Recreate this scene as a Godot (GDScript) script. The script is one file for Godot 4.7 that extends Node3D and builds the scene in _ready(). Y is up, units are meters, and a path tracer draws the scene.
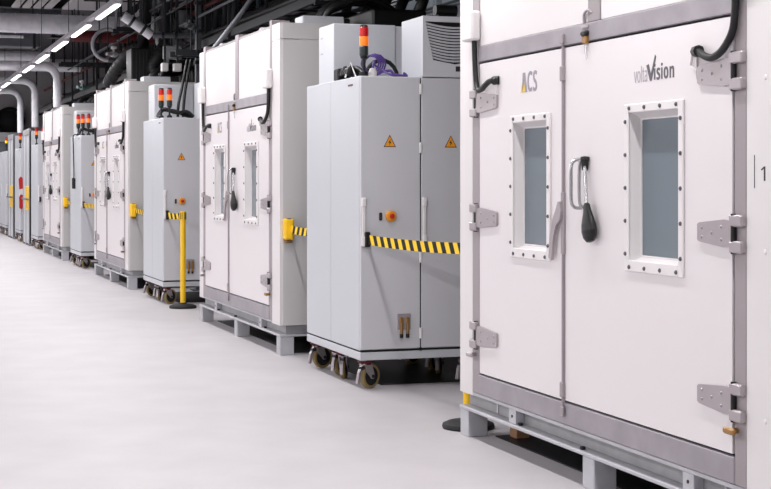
extends Node3D
# World axes: x = depth into the machine row, y = up, -z = along the row away from the camera.

const EYE := 1.6
const FOCAL := 1500.0            # focal length in pixels of a 771 px wide picture
const YAW := 18.795
const FRONT := 3.474             # plane of the machine fronts
const LAMP_X := 2.83
const LAMP_Y := 3.74
const CEIL := 6.0

var M := {}
var taken := {}

# ------------------------------------------------------------------ helpers
func mb() -> SurfaceTool:
	var st := SurfaceTool.new()
	st.begin(Mesh.PRIMITIVE_TRIANGLES)
	return st

func tri(st: SurfaceTool, a: Vector3, b: Vector3, c: Vector3, na: Vector3, nb: Vector3, nc: Vector3) -> void:
	if (b - a).cross(c - a).dot(na + nb + nc) > 0.0:
		var t := b; b = c; c = t
		var u := nb; nb = nc; nc = u
	st.set_normal(na); st.add_vertex(a)
	st.set_normal(nb); st.add_vertex(b)
	st.set_normal(nc); st.add_vertex(c)

func quad(st: SurfaceTool, a: Vector3, b: Vector3, c: Vector3, d: Vector3, toward: Vector3) -> void:
	var n := (b - a).cross(c - a)
	if n.length() < 1e-12:
		n = (c - a).cross(d - a)
	n = n.normalized()
	if n.dot(toward) < 0.0:
		n = -n
	tri(st, a, b, c, n, n, n)
	tri(st, a, c, d, n, n, n)

# box between two corners, edges chamfered by c, optionally placed by xf
func box(st: SurfaceTool, lo: Vector3, hi: Vector3, c := 0.0, xf := Transform3D.IDENTITY) -> void:
	var mid := (lo + hi) * 0.5
	var h := (hi - lo) * 0.5
	h = h.abs()
	c = minf(c, minf(h.x, minf(h.y, h.z)) * 0.9)
	var pt := func(s: Vector3, axis: int) -> Vector3:
		var p := Vector3(h.x - c, h.y - c, h.z - c)
		p[axis] = h[axis]
		return xf * (mid + Vector3(p.x * s.x, p.y * s.y, p.z * s.z))
	for ax in 3:
		var b := (ax + 1) % 3
		var d := (ax + 2) % 3
		for s in [-1.0, 1.0]:
			var q := []
			for k in [[-1.0, -1.0], [1.0, -1.0], [1.0, 1.0], [-1.0, 1.0]]:
				var v := Vector3.ZERO
				v[ax] = s; v[b] = k[0]; v[d] = k[1]
				q.append(pt.call(v, ax))
			var n := Vector3.ZERO
			n[ax] = s
			quad(st, q[0], q[1], q[2], q[3], xf.basis * n)
		if c > 0.0:
			for s1 in [-1.0, 1.0]:
				for s2 in [-1.0, 1.0]:
					var v0 := Vector3.ZERO
					v0[ax] = -1.0; v0[b] = s1; v0[d] = s2
					var v1 := v0
					v1[ax] = 1.0
					var n2 := Vector3.ZERO
					n2[b] = s1; n2[d] = s2
					quad(st, pt.call(v0, b), pt.call(v1, b), pt.call(v1, d), pt.call(v0, d), xf.basis * n2)
	if c > 0.0:
		for sx in [-1.0, 1.0]:
			for sy in [-1.0, 1.0]:
				for sz in [-1.0, 1.0]:
					var s := Vector3(sx, sy, sz)
					var n3 := (xf.basis * s).normalized()
					tri(st, pt.call(s, 0), pt.call(s, 1), pt.call(s, 2), n3, n3, n3)

func side_axes(d: Vector3) -> Array:
	var up := Vector3.UP if absf(d.y) < 0.9 else Vector3.RIGHT
	var a := d.cross(up).normalized()
	return [a, a.cross(d).normalized()]

# swept round tube through points
func tube(st: SurfaceTool, pts: Array, r: float, seg := 8, caps := true) -> void:
	var n := pts.size()
	var rings := []
	var norms := []
	var a := Vector3.ZERO
	for i in n:
		var d: Vector3
		if i == 0: d = pts[1] - pts[0]
		elif i == n - 1: d = pts[n - 1] - pts[n - 2]
		else: d = (pts[i + 1] - pts[i]).normalized() + (pts[i] - pts[i - 1]).normalized()
		d = d.normalized()
		if i == 0: a = side_axes(d)[0]
		else: a = (a - d * a.dot(d)).normalized()
		var b := d.cross(a).normalized()
		var ring := []
		var nn := []
		for k in seg:
			var t := TAU * k / seg
			var o := a * cos(t) + b * sin(t)
			ring.append(pts[i] + o * r)
			nn.append(o)
		rings.append(ring); norms.append(nn)
		if caps and (i == 0 or i == n - 1):
			var out := -d if i == 0 else d
			for k in seg:
				tri(st, pts[i], ring[k], ring[(k + 1) % seg], out, out, out)
	for i in n - 1:
		for k in seg:
			var k2 := (k + 1) % seg
			tri(st, rings[i][k], rings[i][k2], rings[i + 1][k2], norms[i][k], norms[i][k2], norms[i + 1][k2])
			tri(st, rings[i][k], rings[i + 1][k2], rings[i + 1][k], norms[i][k], norms[i + 1][k2], norms[i + 1][k])

# smooth path through control points
func smooth(pts: Array, steps := 5) -> Array:
	var out := []
	for i in pts.size() - 1:
		var p0: Vector3 = pts[maxi(i - 1, 0)]
		var p1: Vector3 = pts[i]
		var p2: Vector3 = pts[i + 1]
		var p3: Vector3 = pts[mini(i + 2, pts.size() - 1)]
		for k in steps:
			out.append(p1.cubic_interpolate(p2, p0, p3, float(k) / steps))
	out.append(pts[pts.size() - 1])
	return out

# profile of (radius, height) turned round the y axis of xf
func lathe(st: SurfaceTool, prof: Array, xf := Transform3D.IDENTITY, seg := 16) -> void:
	var nb := xf.basis.inverse().transposed()
	for i in prof.size() - 1:
		var p: Vector2 = prof[i]
		var q: Vector2 = prof[i + 1]
		var e := q - p
		if e.length() < 1e-6: continue
		var n2 := Vector2(e.y, -e.x).normalized()
		for k in seg:
			var t0 := TAU * k / seg
			var t1 := TAU * (k + 1) / seg
			var c0 := Vector3(cos(t0), 0, sin(t0))
			var c1 := Vector3(cos(t1), 0, sin(t1))
			var n0 := (nb * (c0 * n2.x + Vector3(0, n2.y, 0))).normalized()
			var n1 := (nb * (c1 * n2.x + Vector3(0, n2.y, 0))).normalized()
			var a := xf * (c0 * p.x + Vector3(0, p.y, 0))
			var b := xf * (c1 * p.x + Vector3(0, p.y, 0))
			var c := xf * (c1 * q.x + Vector3(0, q.y, 0))
			var d := xf * (c0 * q.x + Vector3(0, q.y, 0))
			if p.x > 1e-6: tri(st, a, b, c, n0, n1, n1)
			if q.x > 1e-6: tri(st, a, c, d, n0, n1, n0)

# outline in the xy plane of xf, extruded along its +z by depth
func prism(st: SurfaceTool, pts: PackedVector2Array, xf: Transform3D, depth: float) -> void:
	var idx := Geometry2D.triangulate_polygon(pts)
	var front := xf.basis.z.normalized()
	for i in range(0, idx.size(), 3):
		var p := []
		for k in 3:
			p.append(Vector3(pts[idx[i + k]].x, pts[idx[i + k]].y, 0))
		tri(st, xf * (p[0] + Vector3(0, 0, depth)), xf * (p[1] + Vector3(0, 0, depth)), xf * (p[2] + Vector3(0, 0, depth)), front, front, front)
		tri(st, xf * p[0], xf * p[1], xf * p[2], -front, -front, -front)
	var turn := 1.0 if Geometry2D.is_polygon_clockwise(pts) else -1.0
	for i in pts.size():
		var a := pts[i]
		var b := pts[(i + 1) % pts.size()]
		var e := b - a
		var out := xf.basis * Vector3(-e.y, e.x, 0) * turn
		quad(st, xf * Vector3(a.x, a.y, 0), xf * Vector3(b.x, b.y, 0), xf * Vector3(b.x, b.y, depth), xf * Vector3(a.x, a.y, depth), out)

# printed or applied things on a front that faces the aisle: x runs along the row towards the camera
func aisle(x: float, y: float, z: float) -> Transform3D:
	return Transform3D(Basis(Vector3(0, 0, 1), Vector3(0, 1, 0), Vector3(-1, 0, 0)), Vector3(x, y, z))

func numbered(called: String) -> String:
	var n: int = taken.get(called, -1) + 1
	taken[called] = n
	return called if n == 0 else "%s_%03d" % [called, n]

func obj(called: String, st: SurfaceTool, m: Material, parent: Node = null) -> MeshInstance3D:
	return mesh(called, st.commit(), m, parent)

func mesh(called: String, shape: Mesh, m: Material, parent: Node = null) -> MeshInstance3D:
	var o := MeshInstance3D.new()
	o.mesh = shape
	o.material_override = m
	o.name = numbered(called) if parent == null else called
	(self if parent == null else parent).add_child(o, true)
	return o

func tag(o: Node3D, label: String, category: String, group := "") -> Node3D:
	o.set_meta("label", label); o.set_meta("category", category)
	if group != "": o.set_meta("group", group)
	return o

func thing(called: String, label: String, category: String, at := Vector3.ZERO, group := "") -> Node3D:
	var o := Node3D.new()
	o.name = numbered(called)
	add_child(o)
	o.position = at
	tag(o, label, category, group)
	return o

func part(called: String, parent: Node, at := Vector3.ZERO) -> Node3D:
	var o := Node3D.new()
	o.name = called
	parent.add_child(o, true)
	o.position = at
	return o

func dup(root: Node3D, at: Vector3, label: String) -> Node3D:
	var r: Node3D = root.duplicate()
	r.name = numbered(String(root.name).rstrip("_0123456789"))
	add_child(r)
	r.position = at
	r.set_meta("label", label)
	return r

func structure(o: Node3D) -> void:
	o.set_meta("kind", "structure")

func paint(r: float, g: float, b: float, rough: float, metal := 0.0, grain := 0.0) -> StandardMaterial3D:
	var m := StandardMaterial3D.new()
	m.albedo_color = Color(r, g, b)
	m.roughness = rough
	m.metallic = metal
	if grain > 0.0:
		var n := FastNoiseLite.new()
		n.seed = int(r * 1000 + g * 300 + b * 70)
		n.frequency = 0.012
		n.fractal_octaves = 5
		var ramp := Gradient.new()
		ramp.set_color(0, Color(1.0 - grain, 1.0 - grain, 1.0 - grain))
		ramp.set_color(1, Color.WHITE)
		var t := NoiseTexture2D.new()
		t.width = 512; t.height = 512
		t.seamless = true
		t.noise = n
		t.color_ramp = ramp
		m.albedo_texture = t
		m.uv1_triplanar = true
		m.uv1_world_triplanar = true
		m.uv1_scale = Vector3(0.7, 0.7, 0.7)
	return m

func glow(c: Color, power: float, base: Color) -> StandardMaterial3D:
	var m := paint(base.r, base.g, base.b, 0.3)
	m.emission_enabled = true
	m.emission = c
	m.emission_energy_multiplier = power
	return m

# ------------------------------------------------------------------ scene
func _ready() -> void:
	view_and_light()
	materials()
	room()
	strips()
	chambers()
	cabinets()
	barriers()
	far_units()
	overhead()

func view_and_light() -> void:
	var cam := Camera3D.new()
	cam.name = "camera"
	cam.projection = Camera3D.PROJECTION_FRUSTUM
	cam.near = 0.1
	cam.far = 200.0
	cam.keep_aspect = Camera3D.KEEP_HEIGHT
	cam.size = 489.0 / FOCAL * cam.near
	cam.frustum_offset = Vector2(0.0, -65.5 / FOCAL * cam.near)
	cam.position = Vector3(0, EYE, 0)
	cam.rotation_degrees = Vector3(0, -YAW, 0)
	add_child(cam)
	cam.current = true
	var env := Environment.new()
	env.background_mode = Environment.BG_COLOR
	env.background_color = Color(0, 0, 0)
	env.tonemap_mode = Environment.TONE_MAPPER_LINEAR
	env.tonemap_exposure = 1.03
	env.sdfgi_enabled = true
	env.ssao_enabled = true
	env.ssil_enabled = true
	var we := WorldEnvironment.new()
	we.name = "environment"
	we.environment = env
	add_child(we)
	# the tubes of three parallel lighting strips over the aisle; the first is in view, the other two are added out of view
	for s in [[LAMP_X, 4.0], [-1.9, 7.6], [-6.6, 7.6]]:
		for k in range(-1, 18):
			var l := AreaLight3D.new()
			l.name = "tube_glow"
			l.area_size = Vector2(0.07, 1.72)
			l.area_normalize_energy = true
			l.light_energy = s[1]
			l.light_color = Color(1.0, 0.99, 0.995)
			l.area_range = 80.0
			l.area_attenuation = 2.0
			l.shadow_enabled = true
			l.rotation_degrees = Vector3(-90, 0, 0)
			l.position = Vector3(s[0], LAMP_Y - 0.012, -(tube_u(k) + 0.86))
			add_child(l, true)

	for k in 4:  # added lamps out of view that brighten the dark space behind the row
		var l := AreaLight3D.new()
		l.name = "added_rear_glow"
		l.area_size = Vector2(0.07, 1.72)
		l.area_normalize_energy = true
		l.light_energy = 1.1
		l.light_color = Color(0.9, 0.96, 1.0)
		l.area_range = 60.0
		l.area_attenuation = 2.0
		l.shadow_enabled = true
		l.rotation_degrees = Vector3(-90, 0, 0)
		l.position = Vector3(7.35, 5.488, -(17.0 + 3.0 * k) - 0.86)
		add_child(l, true)

func tube_u(k: int) -> float:
	return 18.53 + 2.645 * (k - 6)

func materials() -> void:
	M.white = paint(0.865, 0.85, 0.85, 0.42)
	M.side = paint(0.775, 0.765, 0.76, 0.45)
	M.door_white = paint(0.875, 0.855, 0.86, 0.4)
	M.frame_white = paint(0.885, 0.87, 0.87, 0.5)
	M.grey = paint(0.755, 0.765, 0.785, 0.42)
	M.grey_face = paint(0.79, 0.79, 0.81, 0.45)
	M.steel = paint(0.63, 0.605, 0.63, 0.42, 0.15, 0.10)
	M.strip_steel = paint(0.60, 0.57, 0.58, 0.45, 0.1)
	M.hinge = paint(0.66, 0.63, 0.64, 0.35, 0.5)
	M.zinc = paint(0.76, 0.76, 0.78, 0.45, 0.15, 0.08)
	M.zinc_dark = paint(0.62, 0.62, 0.63, 0.5, 0.15, 0.1)
	M.chrome = paint(0.75, 0.75, 0.76, 0.25, 0.9)
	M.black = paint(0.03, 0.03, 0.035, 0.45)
	M.cable = paint(0.045, 0.045, 0.055, 0.5)
	M.rubber = paint(0.09, 0.09, 0.1, 0.7)
	M.pane = paint(0.43, 0.475, 0.505, 0.15)
	M.yellow = paint(0.98, 0.78, 0.10, 0.4)
	M.orange = paint(0.95, 0.62, 0.10, 0.4)
	M.red = paint(0.75, 0.10, 0.10, 0.4)
	M.red_pipe = paint(0.36, 0.07, 0.09, 0.5)
	M.print = paint(0.35, 0.33, 0.36, 0.5)
	M.print_light = paint(0.66, 0.64, 0.67, 0.5)
	M.print_grey = paint(0.58, 0.56, 0.60, 0.5)
	M.print_yellow = paint(0.93, 0.78, 0.25, 0.5)
	M.print_black = paint(0.12, 0.11, 0.12, 0.5)
	M.brass = paint(0.62, 0.47, 0.28, 0.35, 0.6)
	M.tan = paint(0.55, 0.47, 0.30, 0.6)
	M.wood = paint(0.80, 0.62, 0.47, 0.7)
	M.purple = paint(0.30, 0.20, 0.50, 0.5)
	M.lens_red = glow(Color(1.0, 0.03, 0.04), 0.10, Color(0.70, 0.06, 0.08))
	M.lens_amber = glow(Color(1.0, 0.40, 0.06), 0.42, Color(0.95, 0.52, 0.14))
	M.lens_yellow = glow(Color(1.0, 0.75, 0.06), 0.55, Color(0.95, 0.8, 0.1))
	M.lens_dark = paint(0.13, 0.17, 0.17, 0.3)
	M.tube = glow(Color(1.0, 0.98, 0.99), 4.0, Color(0.9, 0.9, 0.9))
	M.housing = paint(0.72, 0.71, 0.73, 0.5)
	M.floor = paint(0.78, 0.765, 0.778, 0.5, 0.0, 0.05)
	M.floor.uv1_scale = Vector3(0.22, 0.22, 0.22)
	M.ceiling = paint(0.42, 0.41, 0.42, 0.9)
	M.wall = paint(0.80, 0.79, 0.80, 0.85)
	M.wall_dark = paint(0.10, 0.10, 0.115, 0.9)  # near-black colour stands in for the unlit space behind the row
	M.duct = paint(0.93, 0.93, 0.95, 0.45, 0.05, 0.12)
	M.valve_green = paint(0.42, 0.52, 0.50, 0.5)
	M.duct_dark = paint(0.42, 0.43, 0.45, 0.45, 0.3, 0.15)
	M.tray = paint(0.15, 0.16, 0.175, 0.55, 0.1)
	M.tape = paint(1, 1, 1, 0.8)
	M.tape.albedo_texture = stripes()
	M.tape.cull_mode = BaseMaterial3D.CULL_DISABLED

func stripes() -> ImageTexture:
	var im := Image.create(128, 64, false, Image.FORMAT_RGBA8)
	for y in 64:
		for x in 128:
			var t := fposmod((x + y * 0.62) / 128.0, 1.0)
			im.set_pixel(x, y, Color(0.97, 0.80, 0.16) if t < 0.5 else Color(0.03, 0.03, 0.03))
	return ImageTexture.create_from_image(im)

func room() -> void:
	var st := mb()
	box(st, Vector3(-10, -0.25, -56), Vector3(8.4, 0, 6))
	structure(obj("floor", st, M.floor))
	st = mb()
	box(st, Vector3(-10, CEIL, -56), Vector3(8.4, CEIL + 0.25, 6))
	structure(obj("ceiling", st, M.ceiling))
	st = mb()
	box(st, Vector3(-10.25, 0, -56), Vector3(-10, CEIL, 6))
	structure(obj("wall_left", st, M.wall))
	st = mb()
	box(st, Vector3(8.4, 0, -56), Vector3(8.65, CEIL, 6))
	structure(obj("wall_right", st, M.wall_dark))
	st = mb()
	box(st, Vector3(-10, 0, -56.25), Vector3(8.4, CEIL, -56))
	structure(obj("wall_back", st, M.wall))
	st = mb()
	box(st, Vector3(-10, 0, 6), Vector3(8.4, CEIL, 6.25))
	structure(obj("wall_front", st, M.wall))

func strips() -> void:
	var count := ["first", "second", "third", "fourth", "fifth", "sixth", "seventh", "eighth", "ninth", "tenth", "eleventh", "twelfth"]
	var row := 0
	for x in [LAMP_X, -1.9, -6.6]:  # only the first track is in view; the other two are added
		var st := mb()
		box(st, Vector3(x - 0.035, LAMP_Y + 0.05, -50), Vector3(x + 0.035, LAMP_Y + 0.11, 4), 0.006)
		var track := thing("light_track", "long light grey track carrying the tube lights above the aisle" if row == 0 else ["", "added light track over the middle of the aisle, past the picture's left edge", "added light track beside the left wall, past the picture's left edge"][row], "light track")
		obj("rail", st, M.housing, track)
		for k in 14:
			var hg := mb()
			tube(hg, [Vector3(x, LAMP_Y + 0.11, 0.5 - k * 4.0), Vector3(x, CEIL, 0.5 - k * 4.0)], 0.006, 5)
			obj("hanger", hg, M.tray, track)
		for k in range(-1, 18):
			var at := Vector3(x, LAMP_Y, -tube_u(k))
			var label := "unseen tube light of a strip, past the edge of the picture"
			if row == 0 and k >= 6:
				label = "lit white tube light on the ceiling track, %s from the upper end" % count[k - 6]
			var t := thing("tube_light", label, "tube light", at, "tube lights over the aisle")
			st = mb()
			box(st, Vector3(-0.05, 0.012, -1.76), Vector3(0.05, 0.05, 0.04), 0.006)
			obj("housing", st, M.housing, t)
			st = mb()
			box(st, Vector3(-0.036, -0.01, -1.72), Vector3(0.036, 0.012, 0.0), 0.01)
			obj("diffuser", st, M.tube, t)
		row += 1

	for k in 4:  # fittings for the added rear lamps, none of them in view
		var t := thing("tube_light", "added unseen tube light behind the machine row above the highest tray, %s along the right wall" % ["first", "second", "third", "fourth"][k], "tube light", Vector3(7.35, 5.5, -(17.0 + 3.0 * k)), "added tube lights behind the row")
		var st := mb()
		box(st, Vector3(-0.05, 0.012, -1.76), Vector3(0.05, 0.05, 0.04), 0.006)
		for z in [-1.5, -0.2]:
			tube(st, [Vector3(0, 0.05, z), Vector3(0, CEIL - 5.5, z)], 0.006, 5)
		obj("housing", st, M.housing, t)
		st = mb()
		box(st, Vector3(-0.036, -0.01, -1.72), Vector3(0.036, 0.012, 0.0), 0.01)
		obj("diffuser", st, M.tube, t)

# ------------------------------------------------------------------ climate chambers
func text(called: String, s: String, m: Material, parent: Node, z0: float, z1: float, y0: float, y1: float, x: float, bold := false) -> void:
	var tm := TextMesh.new()
	var f := SystemFont.new()
	f.font_names = PackedStringArray(["Droid Sans"])
	if bold: f.font_weight = 700
	tm.font = f
	tm.text = s
	tm.font_size = 64
	tm.pixel_size = 0.01
	tm.depth = 0.02
	tm.curve_step = 2.0
	tm.horizontal_alignment = HORIZONTAL_ALIGNMENT_CENTER
	var bb := tm.get_aabb()
	var o := mesh(called, tm, m, parent)
	var sx := (z1 - z0) / bb.size.x
	var sy := (y1 - y0) / bb.size.y
	o.transform = aisle(x, (y0 + y1) * 0.5, (z0 + z1) * 0.5) * Transform3D(Basis.from_scale(Vector3(sx, sy, 0.1)), Vector3.ZERO) * Transform3D(Basis.IDENTITY, -(bb.position + bb.size * 0.5))

func chamber_hinge(parent: Node, y: float, z: float, way: float, reach: float) -> void:
	var h := part("hinge", parent, Vector3(0, y, z))
	var st := mb()
	box(st, Vector3(-0.04, 0.03, -0.05), Vector3(-0.008, 0.082, 0.05), 0.006)
	box(st, Vector3(-0.04, -0.082, -0.05), Vector3(-0.008, -0.03, 0.05), 0.006)
	box(st, Vector3(-0.014, -0.082, -0.05), Vector3(-0.008, 0.082, 0.05))
	obj("bracket", st, M.hinge, h)
	st = mb()
	tube(st, [Vector3(-0.026, -0.086, way * 0.03), Vector3(-0.026, 0.086, way * 0.03)], 0.013, 10)
	obj("pin", st, M.black, h)
	st = mb()
	var pl := PackedVector2Array([Vector2(way * 0.03, -0.055), Vector2(way * 0.1, -0.06), Vector2(way * (reach - 0.015), -0.042), Vector2(way * reach, -0.034), Vector2(way * reach, 0.034), Vector2(way * (reach - 0.015), 0.042), Vector2(way * 0.1, 0.06), Vector2(way * 0.03, 0.055)])
	prism(st, pl, aisle(-0.018, 0, 0), 0.014)
	for p in [[0.12, 0.028], [0.12, -0.028], [reach * 0.62, 0.0], [reach - 0.04, 0.02], [reach - 0.04, -0.02]]:
		lathe(st, [Vector2(0.008, 0), Vector2(0.006, 0.004), Vector2(0, 0.005)], Transform3D(Basis(Vector3(0, 0, 1), Vector3(-1, 0, 0), Vector3(0, -1, 0)), Vector3(-0.032, p[1], way * p[0])), 8)
	obj("leaf", st, M.hinge, h)

func chamber_door(parent: Node, z0: float, z1: float, wz0: float, wz1: float) -> Node3D:
	# a thick insulated leaf with a bolted window frame let into it
	var d := part("door", parent)
	var y0 := 0.425
	var y1 := 2.296
	var wy0 := 1.152
	var wy1 := 1.962
	var b := 0.042
	var st := mb()
	var xa := -0.018
	var xb := 0.11
	box(st, Vector3(xa, y0, z0), Vector3(xb, y1, wz0 + b))
	box(st, Vector3(xa, y0, wz1 - b), Vector3(xb, y1, z1))
	box(st, Vector3(xa, y0, wz0 + b), Vector3(xb, wy0 + b, wz1 - b))
	box(st, Vector3(xa, wy1 - b, wz0 + b), Vector3(xb, y1, wz1 - b))
	obj("leaf", st, M.door_white, d)
	st = mb()
	box(st, Vector3(0.112, y0, z0), Vector3(0.13, y1, z1))
	obj("inner_skin", st, M.door_white, d)
	# frame: flange and the four walls of the recess
	st = mb()
	var fx := xa - 0.012
	box(st, Vector3(fx, wy0, wz0), Vector3(xa, wy1, wz0 + b), 0.004)
	box(st, Vector3(fx, wy0, wz1 - b), Vector3(xa, wy1, wz1), 0.004)
	box(st, Vector3(fx, wy0, wz0 + b), Vector3(xa, wy0 + b + 0.014, wz1 - b), 0.004)
	box(st, Vector3(fx, wy1 - b, wz0 + b), Vector3(xa, wy1, wz1 - b), 0.004)
	var ia := 0.04
	# recess tray: sloping reveal between flange opening and pane
	var o := [Vector3(xa, wy0 + b, wz0 + b), Vector3(xa, wy0 + b, wz1 - b), Vector3(xa, wy1 - b, wz1 - b), Vector3(xa, wy1 - b, wz0 + b)]
	var i := [Vector3(ia, wy0 + b + 0.03, wz0 + b + 0.012), Vector3(ia, wy0 + b + 0.03, wz1 - b - 0.012), Vector3(ia, wy1 - b - 0.028, wz1 - b - 0.012), Vector3(ia, wy1 - b - 0.028, wz0 + b + 0.012)]
	var mid := Vector3(0, (wy0 + wy1) * 0.5, (wz0 + wz1) * 0.5)
	for k in 4:
		var k2 := (k + 1) % 4
		quad(st, o[k], o[k2], i[k2], i[k], Vector3(-0.3, mid.y - o[k].y if k % 2 == 0 else 0.0, mid.z - o[k].z if k % 2 == 1 else 0.0))
	# rounded lip round the pane
	var lip := []
	for c in [[0, 1, 1], [1, 1, -1], [2, -1, -1], [3, -1, 1]]:
		lip.append(i[c[0]])
	lip.append(i[0])
	tube(st, lip, 0.007, 6, false)
	for c in [[0, 1.0, 1.0], [1, 1.0, -1.0], [2, -1.0, -1.0], [3, -1.0, 1.0]]:
		var p: Vector3 = i[c[0]]
		var q := Vector3(0, 0, 0)
		var r := 0.03
		for s in 4:
			var t0 := PI * 0.5 * s / 4.0
			var t1 := PI * 0.5 * (s + 1) / 4.0
			var a0 := Vector3(p.x - 0.002, p.y + c[1] * r * (1.0 - sin(t0)), p.z + c[2] * r * (1.0 - cos(t0)))
			var a1 := Vector3(p.x - 0.002, p.y + c[1] * r * (1.0 - sin(t1)), p.z + c[2] * r * (1.0 - cos(t1)))
			q = Vector3(p.x - 0.002, p.y, p.z)
			tri(st, q, a0, a1, Vector3.LEFT, Vector3.LEFT, Vector3.LEFT)
	obj("window_frame", st, M.frame_white, d)
	st = mb()
	box(st, Vector3(ia, wy0 + 0.03, wz0 + 0.03), Vector3(ia + 0.012, wy1 - 0.03, wz1 - 0.03))
	obj("pane", st, M.pane, d)
	st = mb()
	lathe(st, [Vector2(0.0105, 0), Vector2(0.0105, 0.004), Vector2(0.006, 0.008), Vector2(0, 0.009)], Transform3D(Basis(Vector3(0, 0, 1), Vector3(-1, 0, 0), Vector3(0, -1, 0)), Vector3.ZERO), 8)
	var bolt := st.commit()
	var zs := [wz0 + 0.016, wz1 - 0.016]
	for k in 4:
		for y in [wy0 + 0.022, wy1 - 0.02]:
			mesh("bolt", bolt, M.print, d).position = Vector3(fx, y, lerpf(wz0 + 0.055, wz1 - 0.055, k / 3.0))
	for k in 5:
		for z in zs:
			mesh("bolt", bolt, M.print, d).position = Vector3(fx, lerpf(wy0 + 0.085, wy1 - 0.085, k / 4.0), z)
	return d

func make_chamber(label: String, at: Vector3) -> Node3D:
	var t := thing("test_chamber", label, "test chamber", at, "walk-in test chambers along the aisle")
	var L := 3.555
	var D := 2.3
	var top := 3.02
	var st := mb()
	box(st, Vector3(0.16, 0.27, 0), Vector3(D, 2.868, L))
	box(st, Vector3(-0.014, 0.27, 0), Vector3(0.16, top, 0.21), 0.004)
	box(st, Vector3(-0.014, 0.27, 3.27), Vector3(0.16, 2.868, L))
	box(st, Vector3(-0.014, 2.873, 3.27), Vector3(0.16, top, L))
	box(st, Vector3(0.16, 2.873, 0), Vector3(D, top, L))
	box(st, Vector3(0.16, 2.85, 0.02), Vector3(D - 0.02, 2.89, L - 0.006))
	obj("body", st, M.white, t)
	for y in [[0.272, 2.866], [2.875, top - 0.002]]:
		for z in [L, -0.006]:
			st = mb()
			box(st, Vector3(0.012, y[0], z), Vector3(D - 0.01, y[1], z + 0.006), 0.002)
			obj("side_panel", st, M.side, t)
	# upper panels over the doors
	for z in [[0.325, 1.785], [1.925, 3.175]]:
		st = mb()
		box(st, Vector3(-0.012, 2.405, z[0]), Vector3(0.15, top - 0.02, z[1]), 0.004)
		obj("upper_panel", st, M.white, t)
	st = mb()
	box(st, Vector3(-0.02, 2.403, 1.79), Vector3(0.15, top + 0.04, 1.92), 0.006)
	obj("center_strip", st, M.strip_steel, t)
	st = mb()
	box(st, Vector3(-0.008, top - 0.02, 0.325), Vector3(0.1, top + 0.005, 3.175), 0.003)
	obj("top_trim", st, M.strip_steel, t)
	for z in [[0.212, 0.322], [3.178, 3.268]]:
		st = mb()
		box(st, Vector3(-0.016, 0.295, z[0]), Vector3(0.155, top + 0.05, z[1]), 0.004)
		obj("stile", st, M.strip_steel, t)
	st = mb()
	box(st, Vector3(-0.024, 2.308, 0.322), Vector3(0.15, 2.402, 3.178), 0.004)
	obj("header_rail", st, M.steel, t)
	st = mb()
	box(st, Vector3(-0.02, 0.296, 0.322), Vector3(0.15, 0.412, 3.178), 0.004)
	obj("bottom_rail", st, M.steel, t)
	# dark rubber seal seen round the leaves
	st = mb()
	box(st, Vector3(0.004, 0.405, 0.315), Vector3(0.11, 0.424, 3.185))
	box(st, Vector3(0.004, 2.298, 0.315), Vector3(0.11, 2.312, 3.185))
	box(st, Vector3(0.004, 0.42, 0.315), Vector3(0.11, 2.3, 0.334))
	box(st, Vector3(0.004, 0.42, 3.164), Vector3(0.11, 2.3, 3.185))
	box(st, Vector3(-0.004, 0.42, 1.498), Vector3(0.11, 2.3, 1.524))
	obj("seal", st, M.rubber, t)

	var d1 := chamber_door(t, 0.335, 1.497, 0.812, 1.35)
	var d2 := chamber_door(t, 1.525, 3.163, 2.205, 2.765)
	# closing strip with its rod and guides
	st = mb()
	box(st, Vector3(-0.024, 0.40, 1.498), Vector3(-0.017, 2.30, 1.522), 0.002)
	tube(st, [Vector3(-0.026, 0.36, 1.51), Vector3(-0.026, 2.34, 1.51)], 0.007, 8)
	for y in [2.16, 0.48]:
		box(st, Vector3(-0.038, y - 0.04, 1.492), Vector3(-0.017, y + 0.04, 1.528), 0.004)
	for y in [2.345, 0.365]:
		box(st, Vector3(-0.038, y - 0.025, 1.49), Vector3(-0.022, y + 0.025, 1.53), 0.004)
	box(st, Vector3(-0.032, 1.20, 1.494), Vector3(-0.017, 1.53, 1.53), 0.004)
	obj("locking_rod", st, M.strip_steel, d1)
	# winged latch lever hanging from the strip
	st = mb()
	prism(st, PackedVector2Array([Vector2(0.0, 0.05), Vector2(0.015, 0.0), Vector2(0.0, -0.05), Vector2(-0.04, -0.075), Vector2(-0.075, -0.135), Vector2(-0.1, -0.265), Vector2(-0.135, -0.255), Vector2(-0.12, -0.14), Vector2(-0.09, -0.05), Vector2(-0.05, 0.0), Vector2(-0.02, 0.05)]), aisle(-0.032, 1.43, 1.512), 0.016)
	obj("latch_lever", st, M.hinge, d1)
	# pull handle: a bent double bar
	st = mb()
	var hy0 := 1.45
	var hy1 := 1.70
	var hz := 1.722
	tube(st, smooth([Vector3(-0.02, hy1, hz), Vector3(-0.055, hy1 - 0.002, hz), Vector3(-0.078, hy1 - 0.03, hz), Vector3(-0.08, (hy0 + hy1) * 0.5, hz), Vector3(-0.078, hy0 + 0.03, hz), Vector3(-0.055, hy0 + 0.002, hz), Vector3(-0.02, hy0, hz)], 4), 0.0095, 8)
	tube(st, smooth([Vector3(-0.02, hy1, hz + 0.045), Vector3(-0.045, hy1 - 0.008, hz + 0.04), Vector3(-0.05, hy1 - 0.05, hz + 0.035), Vector3(-0.05, hy0 + 0.06, hz + 0.035), Vector3(-0.045, hy0 + 0.015, hz + 0.04), Vector3(-0.02, hy0, hz + 0.045)], 4), 0.0085, 8)
	obj("pull_handle", st, M.chrome, d2)
	# release lever with the black grip
	st = mb()
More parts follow.
